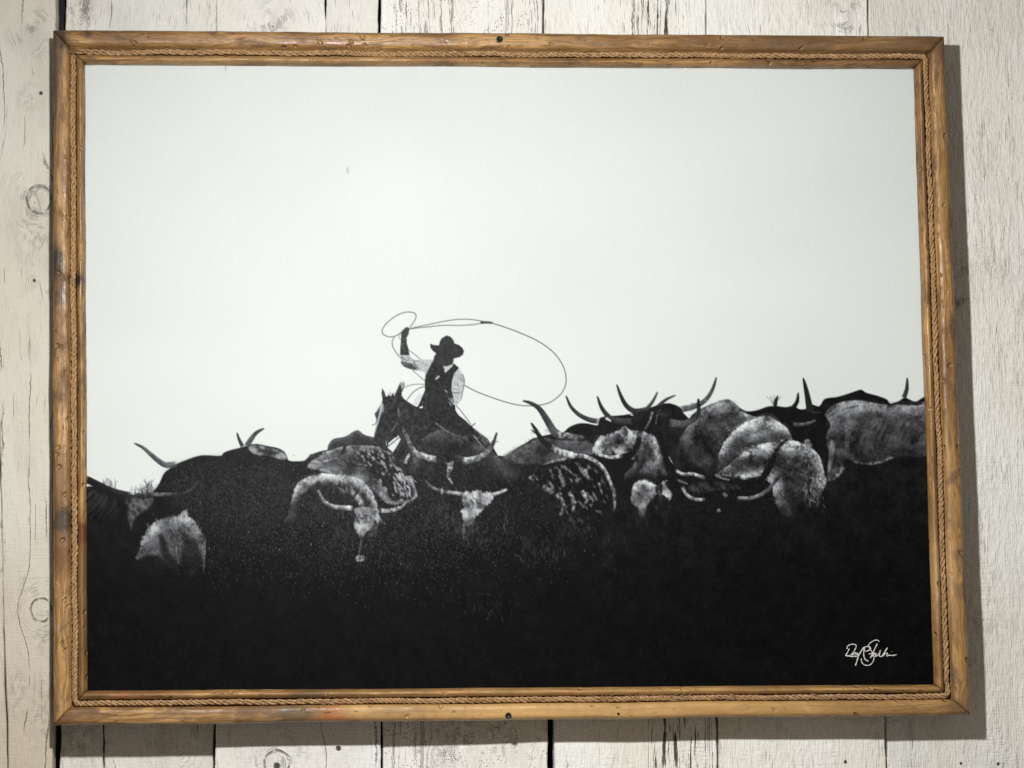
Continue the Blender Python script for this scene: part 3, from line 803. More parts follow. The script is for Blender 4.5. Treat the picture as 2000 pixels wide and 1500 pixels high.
# --- rope loops of the lasso, reins
LN = 92
def line(pts, w=2.3, tone=LN, op=0.95): stroke(pts, w * 0.8, w * 0.8, tone, op=op, feather=0.8)
line([(801, 639), (806, 632), (811, 624), (812.6, 616), (808, 611), (795, 609.5), (777, 615), (757, 629.5), (748, 641), (746.5, 648), (750, 654), (761, 658), (773, 656), (784, 649)], 2.4)
line([(770, 658), (766, 668), (769, 681), (780, 697)], 2.2)
line([(799, 684), (812, 694), (824, 704)], 2.0, 105); line([(806, 723), (818, 734), (831, 745)], 2.0, 105)
line([(799, 642.5), (815, 638.5), (832, 635), (865, 628), (893, 624), (920, 624), (945, 628)], 2.3)
line([(799, 643), (815, 640.5), (832, 639), (865, 635.5), (898, 635.5), (924, 634), (943, 630.5)], 2.3)
stroke([(941, 630), (950, 629.5), (960, 630.5)], 5.5, 4.5, 66, amp=0.5, tex=N2)
line([(959, 630.5), (986, 639), (1019, 651.5), (1052, 667), (1078, 685.6), (1096, 707.6), (1105, 732), (1104, 754), (1094, 771), (1074, 786), (1048, 792), (1019, 792), (990, 786), (957, 775), (931, 765), (908, 753)], 2.5, 88)
line([(785, 759), (799, 753), (814, 750.5), (831, 751)], 1.9, 105); line([(794, 783), (805, 768), (819, 758), (831, 755)], 2.2, 80)
line([(812, 790), (817, 781), (825, 771)], 1.3, 120); line([(808, 790), (812, 780), (820, 769)], 1.2, 140)
line([(891, 792), (903, 806), (919, 828)], 2.2, 95)
# --- rider
shape([(846, 702), (838, 718), (831, 732), (829.5, 745), (830, 762), (825, 774), (819, 787), (812, 800), (830, 830), (880, 850), (930, 850), (922, 834), (909, 821), (896, 811), (890, 802), (889, 791), (884, 766), (884, 742), (888, 729), (897, 719), (887, 710), (870, 712)], 34, 0.45, N4, 0.9, smooth=False)
shape([(781, 692), (799, 692), (802, 699), (809, 703), (822, 703), (832, 702), (847, 703), (838, 718), (831, 732), (828, 726), (815, 724), (802, 721), (788, 715), (784, 708)], 180, 0.18, N2, 0.9, smooth=False)
shape([(783, 706), (795, 708), (806, 712), (815, 722), (802, 721), (788, 715)], 74, 0.5, N4, 2)
stroke([(808, 704), (811, 712), (817, 719)], 2, 2, 82); stroke([(784, 697), (793, 703), (802, 700)], 5, 3, 105, 165, 0.6, N2, op=0.8)
stroke([(822, 706), (834, 710), (838, 713)], 6, 6, 180, op=0.5)
shape([(798, 639), (793, 639), (788, 643), (783, 649), (783.5, 660), (782, 678), (781, 694), (799.5, 693), (798.5, 684), (794.5, 670), (794, 660), (798, 653), (799.5, 644)], 52, 0.4, N2, 0.9, smooth=False)
stroke([(786, 670), (786, 680)], 2, 2, 110, op=0.6); stroke([(784, 690), (798, 690)], 2, 2, 34)
stroke([(780, 652), (779, 658), (782, 663)], 1.2, 1.2, 110)
shape([(840, 671), (846, 673.5), (857, 674.5), (860, 664), (864, 659.5), (872, 655), (880, 657.5), (885.5, 664), (887.5, 670.5), (896, 673.5), (903, 679), (906.5, 686), (904, 693), (898, 697.5), (886, 700.5), (885.5, 708), (880, 714), (870, 716), (858, 713), (847, 705), (847.5, 697), (851.5, 690), (845, 685), (840.5, 679)], 44, 0.22, N4, 0.9, smooth=False)
shape([(857, 717), (862, 714), (872, 716), (887, 710.5), (881, 718), (870, 728)], 196, 0.2, N4, 0.8, smooth=False)
shape([(896, 719), (902, 726), (907, 737), (908.7, 745), (907, 756), (902.5, 773), (901.5, 781), (896, 788), (889, 792.5), (885, 789), (888, 780), (883, 768), (881.5, 760), (883, 744), (887, 730)], 192, 0.18, N2, 0.9, smooth=False)
stroke([(904, 732), (907, 745), (904, 762), (901, 778)], 2, 2, 88, op=0.7); stroke([(885, 766), (893, 767), (898, 766)], 2, 1.5, 80, op=0.8)
blobs(26, 895, 748, 5, 14, 0.8, 1.6, 90, 110, 41, 1.2, 2.0, 0.6, (884, 906, 725, 788))
blobs(16, 884, 785, 4, 5, 0.8, 2.0, 130, 200, 42, 1.0, 1.5, 0.8)
stroke([(852, 740), (857, 735)], 3, 3, 220, op=0.9); stroke([(870, 762), (873, 766)], 3, 3, 170, op=0.7)
stroke([(822, 794), (823, 797)], 7, 6, 245); stroke([(833, 770), (832, 800)], 1.6, 1.6, 90, op=0.5)
shape([(858, 712), (866, 716), (868, 730), (862, 742), (857, 728)], 30, 0.6, N2, 1.5)
# --- cow in front of the horse: domed back, wide white horns
shape([(800, 930), (806, 900), (812, 876), (825, 857), (850, 843), (864, 839), (888, 847), (913, 853), (938, 868), (955, 885), (975, 895), (990, 940), (930, 975), (850, 970)], 66, 0.9, FUR, 1.4, shell=(1, 20, 36), melt=(885, 935))
stroke([(852, 827), (864, 836), (880, 846), (900, 852)], 2.5, 2, 135, 90, 0.5, N2, op=0.8)
stroke([(825, 858), (848, 845), (866, 841)], 3, 2, 88, op=0.6)
blobs(60, 870, 880, 34, 18, 0.7, 1.7, 60, 100, 51, 0.5, 1.6, 0.6, (805, 960, 845, 930))
stroke([(786, 836), (795, 853), (801, 868), (812, 884), (833, 893), (853, 898)], 4, 13, 70, 165, 0.5, N4)
stroke([(903, 901), (922, 898), (941, 891), (957, 877), (965, 861), (970, 846)], 14, 3, 165, 60, 0.45, N4)
stroke([(960, 872), (966, 858), (970, 846)], 6, 2.5, 48); stroke([(963, 864), (973, 862)], 2, 1, 60)
stroke([(799, 888), (795, 896), (791, 906)], 5, 6, 165, 150, 0.4, N2)
shape([(850, 906), (868, 900), (902, 904), (905, 930), (890, 960), (862, 955), (852, 930)], 26, 0.5, N2, 4)
shape([(870, 902), (876, 905), (885, 901), (883, 918), (877, 926), (882, 938), (884, 946), (876, 938), (872, 925), (874, 912)], 128, 0.6, N4, 1.8)
shape([(975, 905), (1000, 880), (1035, 868), (1075, 880), (1100, 905), (1060, 960), (1000, 950)], 62, 0.7, FUR, 4, shell=(3, 26, 32), melt=(900, 960))
stroke([(1022, 884), (1035, 874), (1050, 872)], 8, 6, 70, 50, 0.5, N2, op=0.5)
# --- curly headed cow
stroke([(832, 940), (844, 952), (862, 959), (907, 966)], 3, 8, 92, 128, 0.5, N4)
stroke([(863, 955), (863, 964)], 4, 3, 190, op=0.7)
stroke([(958, 968), (974, 963), (988, 957)], 8, 5, 128, 185, 0.4, N4)
shape([(904, 964), (911, 959), (920, 962), (927, 958), (937, 958), (944, 964), (955, 961), (962, 966), (960, 978), (948, 990), (938, 1002), (926, 1012), (921, 1024), (908, 1027), (904, 1010), (901, 1000), (905, 985), (903, 975)], 150, 0.55, N9, 2, rough=2.5, melt=(995, 1035))
blobs(18, 930, 974, 16, 9, 2.5, 4.5, 165, 195, 61, 0.4, 1.0, 0.55, (905, 960, 960, 1000))
blobs(12, 926, 985, 9, 14, 1.5, 3.0, 50, 70, 62, 1.1, 2.0, 0.7, (912, 950, 966, 1015))
stroke([(909, 1022), (906, 1040), (905, 1052)], 7, 4, 92, 60, 0.8, N2, op=0.8)
blobs(50, 935, 1042, 20, 14, 0.8, 2.2, 50, 105, 63, 1.5, 1.8, 0.7)
blobs(24, 988, 1015, 5, 18, 1.0, 2.6, 55, 110, 64, 1.4, 2.0, 0.6)
# --- woolly calf at lower left
shape([(266, 1090), (274, 1070), (280, 1048), (294, 1028), (310, 1016), (330, 1010), (350, 1007), (357, 998), (366, 996), (368, 1007), (383, 1022), (395, 1040), (401, 1058), (400, 1084), (398, 1122), (380, 1128), (350, 1112), (330, 1120), (300, 1118), (280, 1098)], 128, 0.75, FUR, 2.2, grad=(1035, 1110, 40), rough=2.5, shell=(6, 40, 62), melt=(1080, 1125))
shape([(312, 1040), (322, 1052), (332, 1080), (345, 1102), (335, 1112), (320, 1095), (314, 1070)], 24, 0.3, N2, 4, op=0.85)
shape([(352, 1042), (372, 1048), (388, 1068), (392, 1100), (372, 1110), (356, 1085), (358, 1062)], 26, 0.3, N2, 5, op=0.85)
shape([(270, 1092), (298, 1084), (315, 1090), (330, 1112), (300, 1124), (275, 1108)], 19, 0.3, N2, 4, op=0.9)
stroke([(338, 1055), (345, 1080), (349, 1105)], 9, 6, 88, 44, 0.7, NV, feather=2.5)
stroke([(268, 1088), (285, 1082), (300, 1085)], 3, 3, 85, 60, 0.5, N2, op=0.7)
stroke([(400, 1058), (399, 1090), (397, 1118)], 4, 3, 120, 50, 0.6, N2)
blobs(90, 338, 1032, 34, 14, 0.8, 1.8, 125, 175, 71, 1.2, 1.6, 0.5, (285, 395, 1005, 1065))
# --- right hand herd
stroke([(1106, 774), (1115, 794), (1131, 810), (1152, 820), (1171, 823)], 2.5, 11, 46, 64, 0.3, FUR)
stroke([(1167, 775), (1174, 794), (1186, 811), (1201, 821), (1237, 824)], 2.5, 14, 38, 62, 0.3, FUR)
stroke([(1205, 752), (1213, 774), (1224, 793), (1240, 803), (1262, 801), (1270, 797)], 2.5, 13, 38, 56, 0.3, FUR)
stroke([(1284, 766), (1275, 784), (1262, 800)], 2.2, 8, 58, 62)
stroke([(1319, 772), (1300, 781), (1284, 795)], 2, 8, 66, 52)
stroke([(1399, 738), (1391, 762), (1377, 782), (1355, 794), (1327, 800)], 2.5, 13, 50, 92, 0.35, FUR)
stroke([(1185, 818), (1192, 822)], 5, 3, 215); stroke([(1320, 799), (1322, 800)], 3, 3, 230); stroke([(1322, 812), (1323, 814)], 3, 3, 215); stroke([(1232, 810), (1236, 811)], 2.5, 2, 225)
shape([(1000, 890), (1030, 866), (1060, 855), (1095, 860), (1150, 862), (1160, 884), (1120, 900), (1060, 905), (1010, 905)], 70, 0.7, FUR, 2.5, shell=(2, 24, 50))
stroke([(1022, 783), (1036, 787), (1053, 798), (1068, 820), (1082, 843), (1095, 852)], 2.5, 17, 46, 72, 0.3, FUR)
stroke([(1088, 849), (1112, 852), (1143, 857)], 13, 10, 120, 70, 0.6, N4)
stroke([(1038, 840), (1048, 846)], 2.5, 6, 60, 50)
stroke([(1038, 827), (1048, 842), (1059, 860), (1075, 873), (1082, 878)], 3, 13, 24, 22)
stroke([(1075, 873), (1095, 883), (1122, 890)], 11, 13, 108, 205, 0.6, N4)
# dark big cow in the middle and its broad horned head
shape([(1236, 812), (1273, 797), (1310, 790), (1334, 806), (1350, 830), (1345, 880), (1320, 925), (1285, 880), (1270, 845), (1240, 835)], 27, 0.5, FUR, 2)
stroke([(1274, 806), (1268, 824), (1258, 841)], 4, 2.5, 118, 70, 0.5, N2); stroke([(1283, 812), (1281, 828)], 4, 3, 84, 55, 0.5, N2)
stroke([(1290, 800), (1284, 808), (1302, 810)], 2.5, 2, 74, op=0.7)
shape([(1340, 838), (1352, 820), (1376, 797), (1404, 785), (1420, 780.5), (1433, 786), (1444, 796), (1459, 806), (1462, 820), (1446, 830), (1424, 843), (1405, 878), (1400, 924), (1360, 930), (1330, 905), (1322, 870)], 104, 0.9, FUR, 1.6, grad=(805, 890, 26), shell=(2, 30, 46), melt=(885, 935))
shape([(1352, 822), (1376, 799), (1404, 788), (1420, 783), (1433, 789), (1446, 802), (1420, 806), (1390, 812), (1365, 830)], 96, 0.7, FUR, 4, op=0.7)
for k in range(7): stroke([(1378 + k * 9, 806 + k), (1400 + k * 8, 800 + k * 3)], 1.4, 1.0, 70, op=0.5)
stroke([(1364, 780), (1364, 806), (1352, 821), (1332, 828), (1306, 825)], 3.5, 15, 22, 96, 0.4, FUR)
shape([(1452, 807), (1466, 811), (1479, 815), (1466, 818), (1461, 822)], 236, smooth=False)
# light cow face-on with dark horn
shape([(1158, 886), (1164, 864), (1173, 852), (1196, 846), (1211, 838), (1222, 832), (1233, 840), (1266, 846), (1281, 857), (1288, 878), (1296, 906), (1302, 932), (1260, 945), (1222, 945), (1224, 915), (1234, 898), (1200, 888)], 158, 0.95, FUR, 1.5, grad=(880, 950, 80), rough=1.5, shell=(3, 26, 92), melt=(905, 955))
shape([(1196, 852), (1208, 846), (1214, 858), (1202, 862)], 40, 0.5, N4, 2.5, op=0.8); shape([(1218, 838), (1227, 842), (1224, 850), (1216, 848)], 48, 0.5, N4, 2, op=0.7)
stroke([(1176, 868), (1186, 858)], 3, 3, 60, op=0.6)
shape([(1255, 864), (1268, 870), (1280, 890), (1276, 902), (1262, 886)], 44, 0.5, N4, 3, op=0.85)
shape([(1272, 852), (1284, 862), (1290, 880), (1284, 882)], 150, 0.5, FUR, 3, op=0.4)
shape([(1240, 920), (1248, 915), (1247, 932)], 40, 0.5, N4, 1.5)
shape([(1155, 890), (1190, 894), (1226, 894), (1238, 905), (1224, 922), (1205, 935), (1195, 920), (1170, 905)], 19, 0.3, N2, 2)
stroke([(1171, 889), (1195, 893), (1218, 889), (1230, 884)], 5, 9, 175, 150, 0.5, N4)
stroke([(1210, 895), (1230, 888), (1244, 871), (1250, 845), (1259, 811)], 15, 3.5, 17, 22)
stroke([(1232, 852), (1236, 880)], 3, 2, 150, op=0.3)
# speckled rump
shape([(1010, 940), (1045, 915), (1074, 906), (1103, 897), (1130, 890), (1156, 897), (1178, 914), (1192, 938), (1200, 964), (1201, 998), (1180, 1015), (1100, 1030), (1030, 1010)], 21, 0.5, N4, 2)
stroke([(1060, 908), (1085, 900), (1108, 896)], 2.5, 6, 90, 140, 0.6, N2)
stroke([(1104, 894), (1130, 890), (1154, 896), (1175, 911), (1189, 935), (1199, 962), (1200, 985), (1197, 1000)], 8, 6, 160, 105, 0.6, N4)
shape([(1036, 932), (1060, 922), (1100, 908), (1135, 905), (1160, 915), (1180, 945), (1188, 985), (1170, 1010), (1120, 1030), (1098, 1010), (1088, 975), (1055, 952)], 62, 0.74, SPK, 5, melt=(965, 1035))
for (pp, w_, t_) in [([(1085, 965), (1096, 975), (1100, 990), (1095, 1005)], 8, 130), ([(1110, 960), (1122, 980), (1118, 1000)], 7, 140), ([(1060, 950), (1078, 962)], 9, 130), ([(1136, 958), (1146, 975), (1140, 988)], 8, 150), ([(1035, 930), (1042, 940)], 9, 140), ([(1140, 918), (1150, 932)], 6, 185), ([(1170, 945), (1176, 965)], 5, 120)]:
    stroke(pp, w_, w_ * 0.6, t_, t_ * 0.7, 0.6, N4, feather=1.3, op=0.9)
blobs(60, 1130, 1040, 30, 14, 0.8, 2.2, 38, 75, 89, 1.5, 2.0, 0.7)
# white faced calf
stroke([(1228, 980), (1232, 950), (1256, 932), (1285, 940), (1310, 930)], 14, 12, 20, feather=6, op=0.8, sh=0)
shape([(1242, 942), (1257, 938), (1272, 943), (1285, 949), (1296, 941), (1308, 938), (1318, 950), (1314, 965), (1306, 978), (1298, 968), (1286, 964), (1272, 975), (1264, 985), (1258, 1008), (1248, 1008), (1246, 994), (1238, 986), (1232, 972), (1236, 955)], 182, 0.6, FUR, 2, shell=(5, 22, 92), grad=(950, 1008, 92), rough=2.0, rim=0.3, melt=(965, 1012))
shape([(1281, 950), (1293, 945), (1293, 962), (1287, 968), (1280, 960)], 34, 0.3, N4, 2); shape([(1252, 946), (1262, 948), (1256, 956)], 84, 0.5, N4, 2.5)
blobs(24, 1280, 985, 22, 12, 1, 2.5, 44, 88, 91, 1.4, 2.2, 0.6)
# --- pale cows to the right of the middle
stroke([(1398, 925), (1402, 890), (1416, 856), (1442, 828), (1474, 812), (1492, 803)], 12, 8, 30, feather=6, op=0.75, sh=0)
shape([(1402, 922), (1404, 888), (1420, 857), (1446, 831), (1475, 817), (1494, 808), (1505, 815), (1527, 827), (1541, 842), (1546, 862), (1512, 862), (1480, 866), (1435, 898), (1410, 927)], 182, 0.75, FUR, 1.5, grad=(825, 915, 90), rough=1.2, shell=(4, 34, 60))
shape([(1424, 870), (1440, 856), (1465, 862), (1476, 868), (1450, 884), (1428, 896)], 42, 0.5, FUR, 8, op=0.6); shape([(1445, 846), (1462, 838), (1462, 854)], 78, 0.5, FUR, 5, op=0.6)
stroke([(1400, 928), (1430, 898), (1468, 868), (1512, 854), (1550, 854)], 20, 12, 30, feather=8, op=0.8, sh=0)
shape([(1400, 930), (1424, 908), (1453, 884), (1480, 870), (1523, 861), (1552, 861), (1578, 872), (1600, 889), (1613, 918), (1614, 938), (1607, 960), (1600, 985), (1578, 997), (1548, 1006), (1522, 1006), (1512, 973), (1503, 942), (1480, 935), (1446, 934)], 178, 0.95, FUR, 1.6, grad=(885, 1000, 84), rough=1.5, shell=(4, 36, 58), melt=(945, 1012))
shape([(1422, 918), (1445, 898), (1470, 896), (1486, 905), (1480, 920), (1446, 926)], 46, 0.5, FUR, 7, op=0.6)
shape([(1514, 895), (1535, 905), (1556, 915), (1570, 925), (1548, 920), (1520, 910)], 38, 0.4, N4, 2.5, op=0.85)
shape([(1548, 925), (1572, 930), (1578, 945), (1560, 955), (1545, 942)], 34, 0.4, N4, 6, op=0.75); shape([(1536, 950), (1546, 965), (1556, 995), (1546, 998), (1536, 975)], 30, 0.4, N4, 5, op=0.75)
shape([(1562, 962), (1574, 968), (1572, 980), (1560, 976)], 40, 0.4, N4, 3, op=0.8); shape([(1555, 875), (1580, 888), (1596, 905), (1574, 894)], 84, 0.6, N4, 3, op=0.7)
blobs(60, 1592, 950, 10, 26, 1, 2.6, 40, 64, 93, 1.3, 2.0, 0.6, (1572, 1612, 900, 1000)); blobs(60, 1588, 950, 12, 26, 1, 2.6, 150, 190, 94, 1.3, 2.0, 0.5, (1568, 1610, 900, 1000))
stroke([(1508, 868), (1528, 880), (1520, 892)], 2, 2, 70, op=0.5)
# front head in shade, its two long horns
shape([(1300, 940), (1350, 932), (1410, 930), (1450, 934), (1500, 942), (1510, 975), (1518, 1010), (1420, 1030), (1330, 1010), (1316, 970)], 20, 0.5, N2, 3)
stroke([(1306, 894), (1318, 916), (1334, 926), (1352, 926), (1378, 934)], 4, 7, 158, 140, 0.6, N4)
stroke([(1290, 854), (1297, 880), (1306, 904), (1322, 922)], 4, 12, 18); stroke([(1290, 932), (1312, 936), (1328, 950), (1340, 966)], 6, 10, 18)
stroke([(1332, 950), (1342, 967), (1357, 975), (1378, 976)], 7, 6, 110, 150, 0.5, N4)
stroke([(1325, 938), (1342, 945)], 4, 3, 130, op=0.7)
shape([(1345, 950), (1380, 940), (1430, 945), (1445, 955), (1400, 957), (1360, 962)], 44, 0.8, DIB, 4); stroke([(1398, 928), (1410, 934), (1424, 937)], 4, 3, 150, op=0.7)
stroke([(1412, 964), (1420, 970)], 7, 6, 118, op=0.8); stroke([(1402, 994), (1405, 1000)], 7, 6, 124, op=0.85)
stroke([(1439, 973), (1464, 973), (1486, 966), (1504, 953), (1521, 932), (1540, 922)], 7, 7, 150, 30, 0.4, N4)
stroke([(1446, 932), (1470, 932), (1492, 925)], 9, 8, 165, 92, 0.4, N4); stroke([(1455, 940), (1484, 936), (1499, 922), (1510, 894), (1521, 873), (1537, 859)], 13, 4, 20, 24); stroke([(1490, 932), (1503, 912), (1513, 888)], 13, 12, 20)
# dark cow with upright horns, right
shape([(1455, 805), (1480, 803), (1500, 796), (1540, 797), (1575, 800), (1600, 795), (1615, 806), (1618, 830), (1614, 852), (1618, 896), (1614, 935), (1600, 890), (1578, 870), (1550, 858), (1540, 838), (1520, 822), (1500, 812), (1480, 814)], 18, 0.3, FUR, 1.2)
stroke([(1559, 768), (1557, 784), (1549, 797)], 2.5, 10, 26); stroke([(1569, 739), (1575, 764), (1580, 790), (1583, 808)], 2.5, 15, 28, 34)
stroke([(1772, 739), (1771, 760), (1765, 778)], 2.5, 10, 40, 60)
stroke([(1548, 829), (1570, 829), (1591, 822)], 8, 4, 62, 104, 0.4, N4); stroke([(1588, 805), (1602, 806)], 4, 3, 56, op=0.8)
shape([(1570, 862), (1580, 858), (1586, 872), (1578, 876)], 90, 0.6, N4, 2)
# big grey cow at the right edge
shape([(1612, 808), (1622, 795), (1640, 786), (1668, 782), (1690, 783), (1706, 787), (1741, 791), (1772, 786), (1790, 790), (1812, 792), (1815, 884), (1765, 890), (1741, 895), (1710, 907), (1678, 905), (1653, 897), (1644, 914), (1622, 937), (1614, 938), (1619, 896), (1614, 852), (1622, 831), (1615, 818)], 124, 0.7, FUR, 1.5, grad=(800, 890, 54), shell=(3, 36, 56))
for (pp, w_, t_, o_) in [([(1700, 800), (1682, 830), (1672, 862), (1676, 890)], 16, 30, 0.5), ([(1650, 812), (1634, 840), (1628, 870)], 14, 34, 0.5), ([(1740, 830), (1722, 856), (1716, 880)], 14, 36, 0.4), ([(1790, 830), (1768, 850), (1756, 872)], 14, 36, 0.35), ([(1664, 818), (1652, 845), (1650, 875)], 12, 150, 0.45), ([(1718, 815), (1702, 842), (1696, 868)], 14, 142, 0.4), ([(1770, 815), (1750, 838)], 12, 130, 0.35), ([(1668, 896), (1720, 893), (1812, 880)], 16, 26, 0.6)]:
    stroke(pp, w_, w_ * 0.7, t_, amp=0.6, tex=FUR, feather=7, op=o_, sh=0)
shape([(1640, 800), (1690, 788), (1741, 796), (1800, 795), (1800, 806), (1740, 808), (1690, 802), (1650, 815)], 128, 0.45, FUR, 5, op=0.65)
stroke([(1616, 812), (1640, 795), (1664, 787)], 3, 3, 150, 120, op=0.6); stroke([(1626, 812), (1650, 800), (1676, 792)], 2.5, 4, 46, 40, op=0.8)
stroke([(1622, 820), (1640, 808), (1662, 800)], 8, 8, 120, 110, 0.4, FUR, feather=2, op=0.7)
shape([(1660, 865), (1668, 862), (1667, 880), (1660, 886)], 26, feather=2.5); shape([(1622, 860), (1630, 870), (1624, 910), (1617, 920), (1619, 890)], 124, 0.5, FUR, 2)
shape([(1740, 790), (1760, 783), (1790, 786), (1805, 788), (1790, 792), (1760, 791)], 36, 0.3, N4, 1.5)
shape([(1665, 872), (1690, 880), (1720, 890), (1690, 902), (1670, 890)], 44, 0.6, FUR, 6, op=0.6)
for k in range(10): stroke([(1690 + k * 11, 815 + (k * 37) % 18), (1676 + k * 11, 838 + (k * 23) % 20), (1668 + k * 11, 858 + (k * 31) % 16)], 4, 2, 62 + (k * 17) % 70, feather=2.5, op=0.45)
stroke([(1668, 902), (1698, 906), (1722, 901), (1741, 893)], 2.5, 4.5, 92, 128, 0.7, N4, feather=1.6, op=0.85)
shape([(1620, 938), (1634, 922), (1644, 912), (1650, 918), (1632, 935)], 84, 0.8, N4, 3)
# soft light along the backs and shaded hollows
for (pp, w_, t_) in [([(1366, 806), (1392, 794), (1420, 785), (1438, 793)], 9, 128), ([(1425, 852), (1450, 832), (1478, 821), (1500, 814), (1522, 828)], 11, 205), ([(1440, 890), (1466, 877), (1500, 868)], 7, 205), ([(1540, 868), (1570, 874), (1592, 892), (1604, 915)], 11, 190),
                     ([(1168, 870), (1180, 856), (1205, 848)], 8, 195), ([(1238, 846), (1262, 852), (1278, 866)], 9, 180), ([(1640, 792), (1690, 790), (1740, 797), (1790, 797)], 9, 150), ([(1240, 950), (1258, 942), (1276, 948)], 9, 190), ([(580, 955), (600, 937), (632, 929), (662, 931)], 9, 205), ([(295, 1036), (318, 1018), (345, 1012)], 9, 160)]:
    stroke(pp, w_, w_, t_, amp=0.7, tex=FUR, feather=4.5, op=0.35, sh=0.1)
for (pp, w_) in [([(1385, 850), (1372, 880), (1362, 905)], 26), ([(1432, 905), (1450, 900), (1470, 903)], 12), ([(1530, 935), (1545, 960)], 14), ([(1688, 850), (1720, 870), (1760, 880)], 20), ([(1250, 880), (1262, 905)], 12), ([(1648, 840), (1640, 875)], 10)]:
    stroke(pp, w_, w_, 24, amp=0.5, tex=FUR, feather=8, op=0.5, sh=0.0)
stroke([(699, 1017), (701, 1020)], 4, 4, 34); stroke([(733, 1018), (732, 1021)], 4, 4, 40); stroke([(1247, 962), (1249, 966)], 4, 4, 40, op=0.8); stroke([(914, 985), (916, 988)], 4, 4, 50, op=0.8)
low = np.clip((0.5 * NV + 0.3 * NV2 + 0.2 * N22 - 0.50) * 5, 0, 1) * np.clip((N60 - 0.30) * 2.2, 0, 1)
low *= np.exp(-((PY - 1040) / 95.0) ** 2) * np.exp(-((PX - 860) / 430.0) ** 2)
T = np.where((PY > ysky + 40) & (T < 60), T + low * 34, T)
# short hairs combed over the lit hides, lighter and darker than the tone beneath
def hairs(x0, x1, y0, y1, ang, n, seed, lo=42, hi=215, L0=2.5, L1=5.0):
    r = np.random.default_rng(seed)
    for _ in range(n):
        x, y = r.uniform(x0, x1), r.uniform(y0, y1)
        w = window(x - 1, x + 1, y - 1, y + 1)
        if w is None: continue
        t = float(T[w].mean())
        if not lo < t < hi: continue
        a = ang + r.normal(0, 0.28) + 0.5 * (x - (x0 + x1) / 2) / (x1 - x0); L = r.uniform(L0, L1)
        k = r.uniform(1.2, 1.65) if r.random() < 0.5 else r.uniform(0.35, 0.75)
        stroke([(x - math.cos(a) * L / 2, y - math.sin(a) * L / 2), (x + math.cos(a) * L / 2, y + math.sin(a) * L / 2)], 1.6, 0.8, min(t * k, 225), op=0.45, feather=0.8, smooth=False)
hairs(1345, 1460, 782, 925, 0.15, 420, 201); hairs(1404, 1545, 810, 920, 0.9, 420, 202); hairs(1410, 1612, 862, 1000, 1.1, 620, 203)
hairs(1614, 1806, 784, 905, 2.2, 620, 204); hairs(1160, 1300, 834, 945, 1.2, 360, 205); hairs(1232, 1318, 938, 1005, 1.4, 180, 206)
hairs(268, 400, 998, 1110, 1.2, 340, 207); hairs(568, 738, 925, 985, 1.0, 260, 208); hairs(690, 742, 992, 1055, 1.4, 130, 209); hairs(902, 962, 960, 1030, 1.3, 140, 210)
hairs(605, 810, 872, 980, 0.8, 420, 211); hairs(805, 970, 840, 930, 0.7, 200, 212, 30); hairs(1000, 1160, 840, 905, 0.5, 160, 213, 30); hairs(735, 900, 765, 890, 1.9, 260, 214, 26, 120)
# faint grasses low in the dark
blobs(110, 880, 1120, 160, 60, 0.7, 1.8, 36, 76, 101, 1.5, 1.8, 0.55, (500, 1300, 1040, 1240))
blobs(34, 965, 1192, 26, 8, 0.8, 2.2, 44, 96, 102, 1.5, 1.5, 0.6)
stroke([(1005, 1084), (1016, 1088), (1020, 1098)], 2.5, 2, 84, op=0.7); stroke([(1080, 1085), (1088, 1092)], 3, 2, 66, op=0.7); stroke([(1102, 1076), (1103, 1086)], 2.5, 2, 80, op=0.7)
# lamp glints painted into the print as pale flecks, densest left of the middle
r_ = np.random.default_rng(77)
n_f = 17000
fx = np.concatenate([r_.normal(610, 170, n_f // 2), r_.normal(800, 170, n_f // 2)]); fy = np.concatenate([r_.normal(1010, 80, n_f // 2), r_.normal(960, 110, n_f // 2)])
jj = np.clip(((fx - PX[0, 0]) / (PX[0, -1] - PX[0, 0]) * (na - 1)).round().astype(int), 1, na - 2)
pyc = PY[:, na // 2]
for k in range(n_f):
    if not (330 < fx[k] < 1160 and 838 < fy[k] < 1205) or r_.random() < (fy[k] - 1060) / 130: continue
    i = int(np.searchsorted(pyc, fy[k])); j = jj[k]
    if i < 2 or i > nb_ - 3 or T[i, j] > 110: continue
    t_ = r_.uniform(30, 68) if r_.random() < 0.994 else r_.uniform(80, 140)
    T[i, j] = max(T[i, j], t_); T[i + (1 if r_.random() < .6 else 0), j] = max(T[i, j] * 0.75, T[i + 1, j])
# film grain
T = T + GRAIN * np.where(T > 190, 1.0, np.where(T > 45, 6.0, 2.4))
# a speck and a hair stuck on the sheet
stroke([(678, 334.5), (682, 335)], 3.5, 3.5, 70)
stroke([(441, 126), (442, 131), (440, 137)], 1.6, 1.2, 120, op=0.8)
T = np.clip(T, 6, 248)

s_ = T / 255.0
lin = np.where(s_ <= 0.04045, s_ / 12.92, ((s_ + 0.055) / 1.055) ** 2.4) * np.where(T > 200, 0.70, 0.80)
me = bpy.data.meshes.new('print')
nvt = na * nb_
me.vertices.add(nvt); me.vertices.foreach_set('co', PT.astype(np.float32).reshape(-1))
idx = np.arange(nvt).reshape(nb_, na)
quads = np.stack([idx[:-1, :-1], idx[1:, :-1], idx[1:, 1:], idx[:-1, 1:]], -1).reshape(-1, 4)
nq = len(quads)
me.loops.add(nq * 4); me.loops.foreach_set('vertex_index', quads.reshape(-1).astype(np.int32))
me.polygons.add(nq); me.polygons.foreach_set('loop_start', (np.arange(nq) * 4).astype(np.int32)); me.polygons.foreach_set('loop_total', np.full(nq, 4, np.int32))
me.update(calc_edges=True)
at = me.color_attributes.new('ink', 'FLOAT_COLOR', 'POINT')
rgba = np.ones((nb_, na, 4), np.float32)
